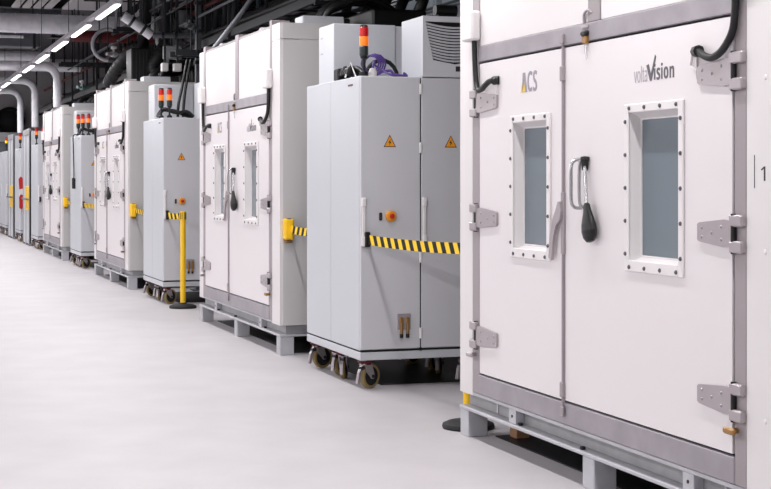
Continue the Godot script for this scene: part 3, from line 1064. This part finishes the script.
func barriers() -> void:
	var a := make_post("yellow barrier post mostly hidden behind the nearest chamber's left foot", Vector3(3.612, 0, -8.96))
	obj("belt", ribbon(Vector3(0.0, 1.15, -0.04), Vector3(3.522 - 3.612, 1.14, -10.745 + 8.96), 0.075), M.tape, a)
	var b := make_post("yellow barrier post standing free on a black base in front of a grey cabinet", Vector3(3.615, 0, -18.42))
	obj("belt", ribbon(Vector3(-0.01, 1.145, -0.03), Vector3(3.522 - 3.615, 1.14, -18.95 + 18.42), 0.075), M.tape, b)
	var near_side := 3.555
	make_belt_box("yellow belt box on the second chamber's side, belt running to the largest cabinet", Vector3(FRONT + 0.065, 1.147, -16.73 + near_side), Vector3(0.03, 0.0, 0.88))
	make_belt_box("yellow belt box on the third chamber's side, its belt reaching the cabinet before it", Vector3(FRONT + 0.065, 1.147, -25.33 + near_side), Vector3(0.03, 0.0, 1.28))
	make_belt_box("yellow belt box on the fourth, farthest chamber's side", Vector3(FRONT + 0.065, 1.147, -33.45 + near_side), Vector3(0.03, 0.0, 1.3))
	var st := mb()
	obj("barrier_belt", ribbon(Vector3(FRONT + 0.05, 1.14, -28.55 + 1.535), Vector3(FRONT + 0.12, 1.14, -25.36), 0.075), M.tape)
	tag(get_node("barrier_belt"), "yellow striped belt in front of the cabinet with three signal towers", "barrier belt")
	st = mb()
	box(st, Vector3(0, 0, 0), Vector3(0.09, 0.075, 0.1), 0.004)
	var w := obj("wood_block", st, M.wood)
	w.position = Vector3(FRONT + 0.25, 0, -8.55)
	tag(w, "small pale wooden block under the nearest chamber beside its left foot", "wooden block")
	st = mb()
	box(st, Vector3(0, 0, 0), Vector3(0.05, 0.18, 0.06), 0.004)
	w = obj("wood_block", st, M.wood)
	w.position = Vector3(FRONT + 0.02, 0, -16.83)
	tag(w, "upright wooden block against the second chamber's left foot", "wooden block")

func make_gate(label: String, at: Vector3) -> Node3D:
	# narrow service bay between far cabinets: dark posts, pale panel, yellow guard
	var t := thing("service_bay", label, "service bay", at, "far service bays")
	var st := mb()
	box(st, Vector3(0.012, 0.05, 0.05), Vector3(1.0, 2.75, 1.55), 0.005)
	obj("panel", st, M.grey, t)
	for z in [0.0, 0.72, 1.5]:
		st = mb()
		box(st, Vector3(0.0, 0, z), Vector3(0.055, 2.8, z + 0.05), 0.006)
		obj("post", st, M.zinc_dark, t)
	st = mb()
	box(st, Vector3(-0.005, 2.66, 0.05), Vector3(0.055, 2.8, 1.5), 0.006)
	obj("top_rail", st, M.zinc_dark, t)
	st = mb()
	box(st, Vector3(-0.02, 0.85, 0.85), Vector3(0.05, 1.42, 1.48), 0.012)
	obj("guard", st, M.yellow, t)
	st = mb()
	tube(st, [Vector3(-0.05, 1.12, 0.3), Vector3(-0.05, 1.12, 1.57)], 0.02, 8)
	for z in [0.4, 1.53]:
		tube(st, [Vector3(-0.05, 1.12, z), Vector3(0.0, 1.12, z)], 0.014, 6)
	obj("bar", st, M.print, t)
	return t

func shade_sheet(label: String, x0: float, x1: float, z0: float, z1: float) -> void:  # added black sheet: deepens the shade under a machine by colour
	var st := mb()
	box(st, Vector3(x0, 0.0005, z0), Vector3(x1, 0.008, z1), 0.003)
	tag(obj("under_shade_sheet", st, M.black), label, "shade_sheet", "added shade sheets under the machines")

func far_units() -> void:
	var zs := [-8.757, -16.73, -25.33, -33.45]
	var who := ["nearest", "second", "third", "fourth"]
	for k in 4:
		shade_sheet("added black mat on the floor underneath the %s test chamber" % who[k], FRONT + 0.17, FRONT + 2.0, zs[k] + 0.16, zs[k] + 3.4)
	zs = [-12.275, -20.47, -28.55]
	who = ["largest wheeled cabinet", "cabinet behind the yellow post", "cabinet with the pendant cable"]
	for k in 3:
		shade_sheet("added black mat on the floor under the " + who[k], FRONT + 0.24, FRONT + 2.2, zs[k] - 0.5, zs[k] + 1.25)
	make_gate("far service bay with dark posts and yellow guard, beside the fourth chamber's neighbour cabinet", Vector3(FRONT, 0, -38.15))
	make_gate("farthest service bay with dark posts and yellow guard, before the last cabinet", Vector3(FRONT, 0, -42.55))
	var st := mb()
	prism(st, PackedVector2Array([Vector2(0, 0.0), Vector2(-0.02, 0.25), Vector2(0.02, 0.32), Vector2(0.07, 0.30), Vector2(0.1, 0.2), Vector2(0.11, 0.02)]), Transform3D(Basis.IDENTITY, Vector3.ZERO), 0.03)
	prism(st, PackedVector2Array([Vector2(0.0, -0.48), Vector2(-0.005, -0.2), Vector2(0.03, -0.13), Vector2(0.1, -0.16), Vector2(0.11, -0.4), Vector2(0.06, -0.5)]), Transform3D(Basis.IDENTITY, Vector3.ZERO), 0.03)
	var cloth := obj("cloth", st, M.red)
	cloth.position = Vector3(FRONT - 0.03, 1.34, -38.78)
	tag(cloth, "red and white cloth hanging at the corner of a far grey cabinet", "cloth")
	st = mb()
	prism(st, PackedVector2Array([Vector2(0.0, -0.17), Vector2(0.0, 0.0), Vector2(0.11, 0.02), Vector2(0.1, -0.15), Vector2(0.03, -0.12)]), Transform3D(Basis.IDENTITY, Vector3(0, 0, 0.003)), 0.024)
	obj("white_band", st, M.frame_white, cloth)
	# grey machine closing the row
	var t := thing("end_machine", "low wide grey machine closing the far end of the row", "machine", Vector3(2.6, 0, -51))
	st = mb()
	box(st, Vector3(0, 0.0, 0), Vector3(4.6, 2.75, 3.0), 0.02)
	obj("body", st, M.duct_dark, t)
	st = mb()
	box(st, Vector3(-0.04, 2.75, -0.04), Vector3(4.64, 3.05, 3.04), 0.02)
	obj("hood", st, M.zinc_dark, t)
	t = thing("round_duct", "big dark round duct opening on the far end wall", "duct", Vector3(4.62, 3.68, -55.995))
	st = mb()
	var fc := Transform3D(Basis(Vector3(1, 0, 0), PI / 2), Vector3.ZERO)
	lathe(st, [Vector2(0.4, 0), Vector2(0.4, 0.25), Vector2(0.53, 0.25), Vector2(0.53, 0)], fc, 28)
	obj("ring", st, M.black, t)
	st = mb()
	lathe(st, [Vector2(0.4, 0.06), Vector2(0.1, 0.09), Vector2(0.0, 0.09)], fc, 28)
	obj("cover", st, M.tray, t)

func ring_seams(st: SurfaceTool, a: Vector3, b: Vector3, r: float, step: float) -> void:
	var d := (b - a).normalized()
	var n := int((b - a).length() / step)
	for k in range(1, n + 1):
		var p := a + d * step * (k - 0.5)
		tube(st, [p - d * 0.012, p + d * 0.012], r, 20)

# round metal duct with raised joints and hangers to the ceiling
func duct(called: String, label: String, pts: Array, r: float, m: Material, step := 0.6, hang := true) -> Node3D:
	var t := thing(called, label, "duct")
	var st := mb()
	tube(st, pts, r, 20)
	obj("shell", st, m, t)
	st = mb()
	for i in pts.size() - 1:
		if (pts[i + 1] - pts[i]).length() > step:
			ring_seams(st, pts[i], pts[i + 1], r + 0.008, step)
	obj("joints", st, m, t).set_meta("kind", "stuff")
	if hang:
		for f in [0.3, 0.7]:
			var p: Vector3 = pts[0].lerp(pts[1], f)
			st = mb()
			tube(st, [p + Vector3(0, r, 0), Vector3(p.x, CEIL, p.z)], 0.012, 5)
			tube(st, [p - (pts[1] - pts[0]).normalized() * 0.02, p + (pts[1] - pts[0]).normalized() * 0.02], r + 0.016, 20)
			obj("hanger", st, M.tray, t)
	return t

func elbow(a: Vector3, corner: Vector3, b: Vector3, r: float) -> Array:
	var p := [a]
	var u := (a - corner).normalized() * r
	var v := (b - corner).normalized() * r
	for k in 9:
		var t := PI * 0.5 * k / 8.0
		p.append(corner + u * (1.0 - sin(t)) + v * (1.0 - cos(t)))
	p.append(b)
	return p

func ladder(label: String, x0: float, x1: float, y: float, u0: float, u1: float) -> void:
	var t := thing("cable_tray", label, "cable tray", Vector3.ZERO, "cable trays over the machines")
	for x in [x0, x1]:
		var st := mb()
		box(st, Vector3(x - 0.015, y, -u1), Vector3(x + 0.015, y + 0.1, -u0))
		obj("rail", st, M.tray, t)
	var n := int((u1 - u0) / 0.6)
	var sr := mb()
	box(sr, Vector3(x0, -0.012, -0.02), Vector3(x1, 0.012, 0.02))
	var rung := sr.commit()
	for k in n:
		mesh("rung", rung, M.tray, t).position = Vector3(0, y + 0.02, -(u0 + 0.3 + k * 0.6))
	var k2 := u0 + 1.0
	while k2 < u1:
		for x in [x0 - 0.03, x1 + 0.03]:
			var st := mb()
			box(st, Vector3(x - 0.02, y - 0.04, -k2 - 0.02), Vector3(x + 0.02, CEIL, -k2 + 0.02))
			obj("support", st, M.tray, t)
		var st2 := mb()
		box(st2, Vector3(x0 - 0.06, y - 0.04, -k2 - 0.03), Vector3(x1 + 0.06, y, -k2 + 0.03))
		obj("crossbar", st2, M.tray, t)
		k2 += 4.2

func overhead() -> void:
	var rng := RandomNumberGenerator.new()
	rng.seed = 7
	# ---- big ducts crossing the hall
	var run: Array = elbow(Vector3(-9.8, 4.64, -30), Vector3(5.25, 4.64, -30), Vector3(5.25, 6.0, -30), 0.55)
	duct("spiral_duct", "broad silver spiral duct crossing the hall under the ceiling, behind the light track", run, 0.19, M.duct, 0.42)
	duct("spiral_duct", "dark grey upper duct just under the ceiling, above the broad silver duct", [Vector3(-9.8, 5.62, -37.4), Vector3(4.3, 5.62, -37.4)], 0.22, M.duct_dark, 1.2)
	duct("spiral_duct", "slim silver duct crossing below the grey duct box at the far left", [Vector3(-9.8, 4.64, -38), Vector3(4.1, 4.64, -38)], 0.12, M.duct, 0.8)
	duct("spiral_duct", "slim silver pipe ending above the fourth chamber, under the other crossing ducts", [Vector3(-9.8, 4.12, -34.4), Vector3(4.4, 4.12, -34.4)], 0.1, M.duct, 0.8)
	var st := mb()
	var t := thing("duct_box", "grey rectangular duct box hanging at the far left below the broad silver duct", "duct")
	box(st, Vector3(-9.5, 4.42, -33.3), Vector3(3.35, 4.72, -32.8), 0.02)
	obj("shell", st, M.duct_dark, t)
	st = mb()
	box(st, Vector3(-9.5, 4.60, -32.79), Vector3(3.0, 4.66, -32.74), 0.01)
	obj("flange", st, M.duct, t)
	for x in [-5.0, 0.0, 3.2]:
		st = mb()
		box(st, Vector3(x, 4.38, -33.32), Vector3(x + 0.05, 4.76, -32.76), 0.01)
		tube(st, [Vector3(x + 0.02, 4.74, -33.05), Vector3(x + 0.02, CEIL, -33.05)], 0.012, 5)
		obj("hanger", st, M.tray, t)
	# ---- three exhaust pipes that bend down to the far machines
	var ends := [[32.0, 3.62, 3.1, "exhaust pipe bending down onto the fourth chamber, first of three"], [37.0, 3.66, 2.85, "exhaust pipe bending down behind the fourth chamber, middle of three"], [41.4, 3.71, 2.85, "exhaust pipe bending down at the row's far end, last of three"]]
	for e in ends:
		var a := Vector3(-9.8, 3.97, -e[0])
		duct("exhaust_pipe", "silver " + e[3], elbow(a, Vector3(e[1], 3.97, -e[0]), Vector3(e[1], e[2], -e[0]), 0.3), 0.085, M.duct, 0.25 if e[0] < 33 else 0.5)
	# ---- ceiling pieces
	st = mb()
	box(st, Vector3(3.95, 5.38, -34.0), Vector3(5.35, 5.44, -29.6), 0.01)
	t = thing("ceiling_panel", "pale suspended ceiling panel at the top of the picture, left of the vertical post", "ceiling panel")
	obj("board", st, M.wall, t)
	for z in [-33.0, -30.5]:
		st = mb()
		tube(st, [Vector3(4.6, 5.44, z), Vector3(4.6, CEIL, z)], 0.012, 5)
		obj("hanger", st, M.tray, t)
	for k in 4:
		st = mb()
		box(st, Vector3(2.90 + k * 0.24, 5.45, -34.6), Vector3(3.07 + k * 0.24, 5.50, -29.6), 0.01)
		t = thing("baffle", "pale narrow ceiling baffle at the top left corner, number %s from the left" % ["one", "two", "three", "four"][k], "ceiling baffle", Vector3.ZERO, "narrow baffles at the top left")
		obj("board", st, M.wall, t)
		for z in [-33.5, -30.5]:
			st = mb()
			tube(st, [Vector3(2.98 + k * 0.24, 5.5, z), Vector3(2.98 + k * 0.24, CEIL, z)], 0.01, 5)
			obj("hanger", st, M.tray, t)
	st = mb()
	box(st, Vector3(-9.9, 5.5, -35.2), Vector3(8.3, 5.53, -34.9))
	box(st, Vector3(-9.9, 5.53, -35.07), Vector3(8.3, 5.95, -35.03))
	box(st, Vector3(-9.9, 5.95, -35.2), Vector3(8.3, 6.0, -34.9))
	tag(obj("steel_beam", st, M.tray), "dark steel beam under the ceiling above the broad silver duct", "steel beam")
	# ---- upright post between second cabinet and third chamber, with its pipe
	st = mb()
	t = thing("support_post", "tall grey steel post rising to the ceiling left of the second chamber", "post", Vector3(4.4, 0, -21.3))
	box(st, Vector3(-0.04, 0, -0.04), Vector3(0.04, CEIL, 0.04), 0.006)
	obj("column", st, M.duct_dark, t)
	st = mb()
	box(st, Vector3(-0.1, 0, -0.1), Vector3(0.1, 0.015, 0.1), 0.004)
	obj("foot_plate", st, M.duct_dark, t)
	for y in [3.25, 3.7, 4.1]:
		st = mb()
		box(st, Vector3(-0.055, y, -0.055), Vector3(0.055, y + 0.05, 0.055), 0.004)
		obj("clamp", st, M.tray, t)
	duct("steel_pipe", "light grey pipe running level to the tall post, joined by a slanting thick pipe", [Vector3(3.88, 3.72, -22.05), Vector3(4.36, 3.72, -22.0), Vector3(8.3, 3.72, -22.0)], 0.04, M.duct_dark, 0.6)
	duct("steel_pipe", "thick silver slanting pipe meeting the level pipe left of the tall post", [Vector3(3.45, 4.0, -22.1), Vector3(3.87, 3.72, -22.1)], 0.075, M.duct, 0.6)
	# ---- insulated bends
	for k in 3:
		var x := 4.40 + k * 0.24
		var y := 4.16 + 0.06 * k
		st = mb()
		t = thing("insulated_pipe", ["short", "thick", "rear"][k] + " beige insulated pipe bend with black bands near the top of the picture", "pipe", Vector3.ZERO, "insulated pipe bends")
		tube(st, smooth([Vector3(x + 0.3, y - 0.45, -25.4), Vector3(x + 0.12, y - 0.1, -25.2), Vector3(x, y + 0.15, -25.0), Vector3(x - 0.05, y + 0.6, -25.0), Vector3(x - 0.05, CEIL, -25.0)], 4), 0.1, 14)
		obj("wrap", st, M.zinc_dark, t)
		for q in [[Vector3(x + 0.12, y - 0.1, -25.2), Vector3(x + 0.09, y - 0.04, -25.17)], [Vector3(x - 0.0, y + 0.15, -25.0), Vector3(x - 0.006, y + 0.21, -25.0)]]:
			st = mb()
			tube(st, q, 0.108, 14)
			obj("band", st, M.black, t)
	# ---- red sprinkler mains
	var reds := [[Vector3(3.55, 4.33, -29), Vector3(6.15, 4.33, -29), 0.115, "wide dark red sprinkler pipe crossing under the broad silver duct"], [Vector3(5.04, 4.38, -6), Vector3(5.04, 4.38, -48), 0.035, "long dark red sprinkler pipe running along the row above the chambers"], [Vector3(4.5, 4.45, -24.7), Vector3(8.3, 5.0, -24.7), 0.06, "sloping dark red sprinkler pipe by the tall post"]]
	for r in reds:
		st = mb()
		t = thing("sprinkler_pipe", r[3], "pipe")
		tube(st, [r[0], r[1]], r[2], 14)
		obj("pipe", st, M.red_pipe, t)
		for f in [0.2, 0.5, 0.8]:
			var p: Vector3 = r[0].lerp(r[1], f)
			st = mb()
			tube(st, [p, Vector3(p.x, CEIL, p.z)], 0.012, 5)
			obj("hanger", st, M.tray, t)
			st = mb()
			var dd: Vector3 = (r[1] - r[0]).normalized() * 0.03
			tube(st, [p - dd, p + dd], r[2] + 0.015, 14)
			obj("clamp", st, M.black, t)
	# ---- big hose arcs
	for k in 2:
		st = mb()
		var c := Vector3(3.95 + 0.04 * k, 4.0, -27.0 - 0.2 * k)
		var p := []
		for j in 12:
			var an := lerpf(0.35, 1.5, j / 11.0) * PI
			p.append(c + Vector3(cos(an) * 0.28, sin(an) * 0.28, 0.0))
		p.push_front(Vector3(c.x + 0.2, CEIL, c.z))
		tube(st, p, 0.034, 10)
		tag(obj("hose", st, M.zinc if k == 0 else M.cable), ["white hose hanging in an arc beside the dark red pipe", "black hose hanging in an arc behind the white one"][k], "hose")
	# ---- trays with cables along the row
	ladder("lowest cable tray running along the row, just behind the chamber tops", 4.5, 4.95, 3.5, 6.0, 46.0)
	ladder("middle cable tray running along the row above the machines", 5.3, 5.9, 3.95, 6.0, 46.0)
	ladder("highest cable tray along the row, nearest the right wall", 6.3, 6.9, 4.4, 6.0, 46.0)
	var trays := [[4.5, 3.53, "lowest"], [5.3, 3.98, "middle"], [6.3, 4.43, "highest"]]
	for tr in trays:
		st = mb()
		for k in 9:
			var p := []
			var x: float = tr[0] + 0.06 + 0.04 * k
			for j in 22:
				p.append(Vector3(x + rng.randf_range(-0.03, 0.03), tr[1] + 0.07 + rng.randf_range(0.0, 0.10), -6.2 - 1.9 * j * 0.99))
			tube(st, p, 0.032, 6)
		var cb := obj("cable_run", st, M.cable)
		tag(cb, "black cables lying in the %s cable tray" % tr[2], "cables", "cables in the trays")
		cb.set_meta("kind", "stuff")
	# cross trays
	for k in 5:
		var u: float = [9.7, 14.0, 20.6, 25.9, 34.0][k]
		t = thing("cross_tray", "cross cable tray spanning from the row to the right wall, %s from the camera" % ["first", "second", "third", "fourth", "fifth"][k], "cable tray", Vector3(3.9, 4.12 if k != 2 else 3.3, -u), "cross trays")
		st = mb()
		for s in [-0.2, 0.2]:
			box(st, Vector3(0, 0, s - 0.012), Vector3(4.4, 0.08, s + 0.012))
		obj("rails", st, M.tray, t)
		for j in 3:
			for s in [-0.21, 0.21]:
				st = mb()
				tube(st, [Vector3(0.3 + j * 1.9, 0.04, s), Vector3(0.3 + j * 1.9, CEIL - t.position.y, s)], 0.012, 5)
				obj("hanger", st, M.tray, t)
		for j in 14:
			st = mb()
			box(st, Vector3(0.1 + 0.3 * j, 0.01, -0.2), Vector3(0.14 + 0.3 * j, 0.03, 0.2))
			obj("rung", st, M.tray, t)
	# ---- refrigeration lines standing on every chamber roof
	var tops := [-8.757, -16.73, -25.33, -33.45]
	var nth := ["nearest", "second", "third", "fourth"]
	for k in 4:
		t = thing("cooling_lines", "black insulated cooling lines on the %s chamber's roof" % nth[k], "cooling lines", Vector3(FRONT, 3.024, tops[k]), "cooling lines on the chamber roofs")
		for j in 6:
			st = mb()
			var z := 0.35 + 0.48 * j + rng.randf_range(-0.1, 0.1)
			var x := rng.randf_range(0.5, 0.8)
			tube(st, smooth([Vector3(x, 0.06, z), Vector3(x + 0.1, 0.16 + rng.randf_range(0, 0.12), z + 0.05), Vector3(x + 0.5, 0.24 + rng.randf_range(0, 0.15), z + rng.randf_range(-0.2, 0.2)), Vector3(1.5, 0.1 + rng.randf_range(0, 0.1), z + rng.randf_range(-0.2, 0.2)), Vector3(1.7, 0.06, z)]), rng.randf_range(0.035, 0.06), 8)
			obj("line", st, M.cable, t)
		st = mb()
		box(st, Vector3(1.0, 0.0, 0.3), Vector3(1.55, 0.2, 3.2), 0.02)
		obj("compressor_case", st, M.black, t)
		for j in 4:
			st = mb()
			box(st, Vector3(0.62, 0.0, 0.5 + j * 0.72), Vector3(0.86, 0.12 + 0.03 * (j % 3), 0.78 + j * 0.72), 0.01)
			obj("valve_box", st, [M.duct_dark, M.zinc_dark, M.tray, M.black][j], t)
		# black riser hoses from the roof to the right wall
		for j in (0 if k == 0 else 5):
			st = mb()
			var z2 := 0.4 + 0.66 * j
			tube(st, smooth([Vector3(1.5, 0.16, z2), Vector3(1.55, 0.3, z2 + 0.05), Vector3(1.68, 0.6, z2 + rng.randf_range(-0.2, 0.2)), Vector3(1.71, 1.3, z2), Vector3(1.71, 2.0, z2), Vector3(1.9, 2.27, z2), Vector3(3.0, 2.29, z2), Vector3(4.9, 2.29, z2)]), 0.055, 8)
			obj("riser", st, M.cable, t)
	# louvred black unit on the third chamber's roof
	st = mb()
	t = thing("louvre_unit", "black louvred unit standing on the third chamber's roof", "ventilation unit", Vector3(3.78, 3.02, -23.9))
	box(st, Vector3(0, 0, 0), Vector3(0.3, 0.62, 0.5), 0.01)
	obj("case", st, M.black, t)
	for j in 5:
		st = mb()
		box(st, Vector3(0.02 + j * 0.055, 0.04, 0.5), Vector3(0.035 + j * 0.055, 0.58, 0.52))
		obj("fin", st, M.rubber, t)
	# slanting conduit at the second chamber's far top corner
	st = mb()
	tube(st, [Vector3(3.56, 3.03, -16.45), Vector3(3.86, 3.45, -16.3), Vector3(4.05, 3.75, -16.2), Vector3(4.05, CEIL, -16.2)], 0.028, 10)
	tag(obj("conduit", st, M.duct_dark), "slanting grey conduit rising from the second chamber's far top corner", "conduit")
	# small pale switch boxes on the cross tray beside the post
	var bx := [[4.14, 3.42, -22.7, 0.28, 0.2], [4.02, 3.2, -22.2, 0.1, 0.12], [4.2, 3.2, -22.2, 0.12, 0.12], [7.05, 4.46, -24.0, 0.16, 0.2], [7.32, 4.46, -23.9, 0.14, 0.2], [7.2, 4.2, -22.0, 0.2, 0.15], [7.5, 4.2, -22.0, 0.14, 0.17]]
	for k in bx.size():
		var b: Array = bx[k]
		t = thing("terminal_box", "%s pale terminal box on a bracket among the dark pipework" % ["wide grey-green", "small", "square", "tall", "second tall", "flat", "upright"][k], "terminal box", Vector3(b[0], b[1], b[2]), "terminal boxes among the pipework")
		st = mb()
		box(st, Vector3(0, 0, 0), Vector3(b[3], b[4], 0.12), 0.01)
		obj("case", st, [M.zinc_dark, M.frame_white, M.frame_white, M.frame_white, M.zinc, M.zinc, M.frame_white][k], t)
		st = mb()
		box(st, Vector3(b[3] * 0.4, b[4], 0.04), Vector3(b[3] * 0.4 + 0.03, CEIL - b[1], 0.07))
		obj("bracket", st, M.tray, t)
	# ---- thin conduits in the dark
	for k in 26:
		st = mb()
		var along := k % 2 == 0
		var y := rng.randf_range(3.75, 4.35) if along else rng.randf_range(5.16, 5.34)
		var r := rng.randf_range(0.012, 0.035)
		if along:
			var x: float = [4.12, 4.2, 4.28, 4.4, 6.02, 6.1, 6.18, 7.05, 7.2, 7.35, 7.45, 7.6][(k / 2) % 12]
			var z0 := rng.randf_range(-8.0, -20.0)
			tube(st, [Vector3(x, y, z0), Vector3(x, y, z0 - rng.randf_range(10, 24))], r, 7)
		else:
			var z := rng.randf_range(-10.0, -40.0)
			tube(st, [Vector3(rng.randf_range(3.8, 4.6), y, z), Vector3(8.39, y, z + rng.randf_range(-1.5, 1.5))], r, 7)
		tag(obj("conduit", st, [M.tray, M.duct_dark, M.cable, M.zinc_dark, M.duct_dark][k % 5]), "thin %s conduit in the tangle above the machines" % ["dark", "grey", "black", "pale", "grey"][k % 5], "conduit", "thin conduits above the machines")
	# ---- black flexible ducts and fittings above the third chamber
	var flex := [[Vector3(4.12, 3.98, -24.2), Vector3(3.95, 3.72, -24.3), Vector3(3.72, 3.4, -24.5), Vector3(3.62, 3.15, -24.7)], [Vector3(4.36, 3.95, -23.6), Vector3(4.25, 3.6, -23.4), Vector3(4.12, 3.35, -23.4), Vector3(4.22, 3.15, -23.3)]]
	for k in 2:
		var path := smooth([Vector3(flex[k][0].x + 0.05, CEIL - 0.03, flex[k][0].z)] + flex[k], 5)
		st = mb()
		t = thing("flexible_duct", ["thick black flexible duct slanting down onto the third chamber's roof", "second black flexible duct, behind the louvred unit on the third chamber"][k], "duct", Vector3.ZERO, "black flexible ducts")
		tube(st, path, 0.1, 14)
		obj("hose", st, M.cable, t)
		st = mb()
		for j in range(1, path.size() - 1):
			var dv: Vector3 = (path[j + 1] - path[j]).normalized() * 0.012
			tube(st, [path[j] - dv, path[j] + dv], 0.108, 14)
		obj("ribs", st, M.rubber, t).set_meta("kind", "stuff")
	var spots2 := [[4.12, 3.70, -20.4, 0.9, "silver pipe valve left of the second chamber, beside the tall post"], [4.3, 3.40, -23.6, 0.3, "green-grey pipe valve behind the pale terminal boxes by the tall post"], [4.45, 3.95, -24.0, 1.4, "dark pipe valve by the beige insulated pipe bends"], [3.95, 3.78, -26.4, 0.6, "pale pipe valve beside the hanging hose arcs"], [4.08, 3.45, -27.0, 1.9, "dark red pipe valve over the third chamber's far end"], [3.9, 3.42, -30.2, 0.8, "green-grey pipe valve over the fourth chamber"]]
	for k in spots2.size():
		t = thing("valve", spots2[k][4], "valve", Vector3(spots2[k][0], spots2[k][1], spots2[k][2]), "valves above the machines")
		t.rotation.y = spots2[k][3]
		st = mb()
		tube(st, [Vector3(-0.16, 0, 0), Vector3(0.2, 0, 0)], 0.03, 10)
		tube(st, [Vector3(-0.03, 0, 0), Vector3(0.05, 0, 0)], 0.05, 12)
		obj("body", st, [M.duct_dark, M.valve_green, M.tray, M.zinc, M.red_pipe, M.valve_green][k], t)
		st = mb()
		lathe(st, [Vector2(0, 0.04), Vector2(0.02, 0.04), Vector2(0.02, 0.09), Vector2(0.055, 0.095), Vector2(0.055, 0.14), Vector2(0.04, 0.15), Vector2(0, 0.15)], Transform3D(Basis.IDENTITY, Vector3(0.01, 0, 0)), 12)
		obj("actuator", st, [M.black, M.tray, M.black, M.frame_white, M.black, M.zinc_dark][k], t)
		st = mb()
		tube(st, [Vector3(-0.13, 0.0, 0), Vector3(-0.13, CEIL - spots2[k][1], 0)], 0.01, 5)
		obj("rod", st, M.tray, t)
	# ---- grey wall cabinets seen through the gap above the largest cabinet
	for k in 5:
		var z := -19.0 - 1.75 * k
		t = thing("wall_cabinet", "tall grey-blue control cabinet on the right wall, %s behind the cooling unit" % ["first", "second", "third", "fourth", "fifth"][k], "wall cabinet", Vector3(7.85, 3.5, z), "control cabinets on the right wall")
		st = mb()
		box(st, Vector3(0, 0, -1.5), Vector3(0.55, 1.6, 0), 0.01)
		obj("case", st, M.zinc, t)
		for j in 2:
			st = mb()
			box(st, Vector3(-0.02, 0.05, -1.45 + j * 0.72), Vector3(0, 1.55, -0.78 + j * 0.72), 0.004)
			obj("door", st, M.grey, t)
	# black motor on the nearest cooling unit
	t = thing("valve_motor", "black valve motor on top of the nearest cooling unit", "motor", Vector3(4.2, 2.852, -11.2))
	st = mb()
	box(st, Vector3(0, 0, 0), Vector3(0.16, 0.05, 0.14), 0.01)
	obj("base", st, M.black, t)
	st = mb()
	tube(st, [Vector3(0.0, 0.085, 0.07), Vector3(0.18, 0.085, 0.07)], 0.045, 12)
	obj("drum", st, M.black, t)
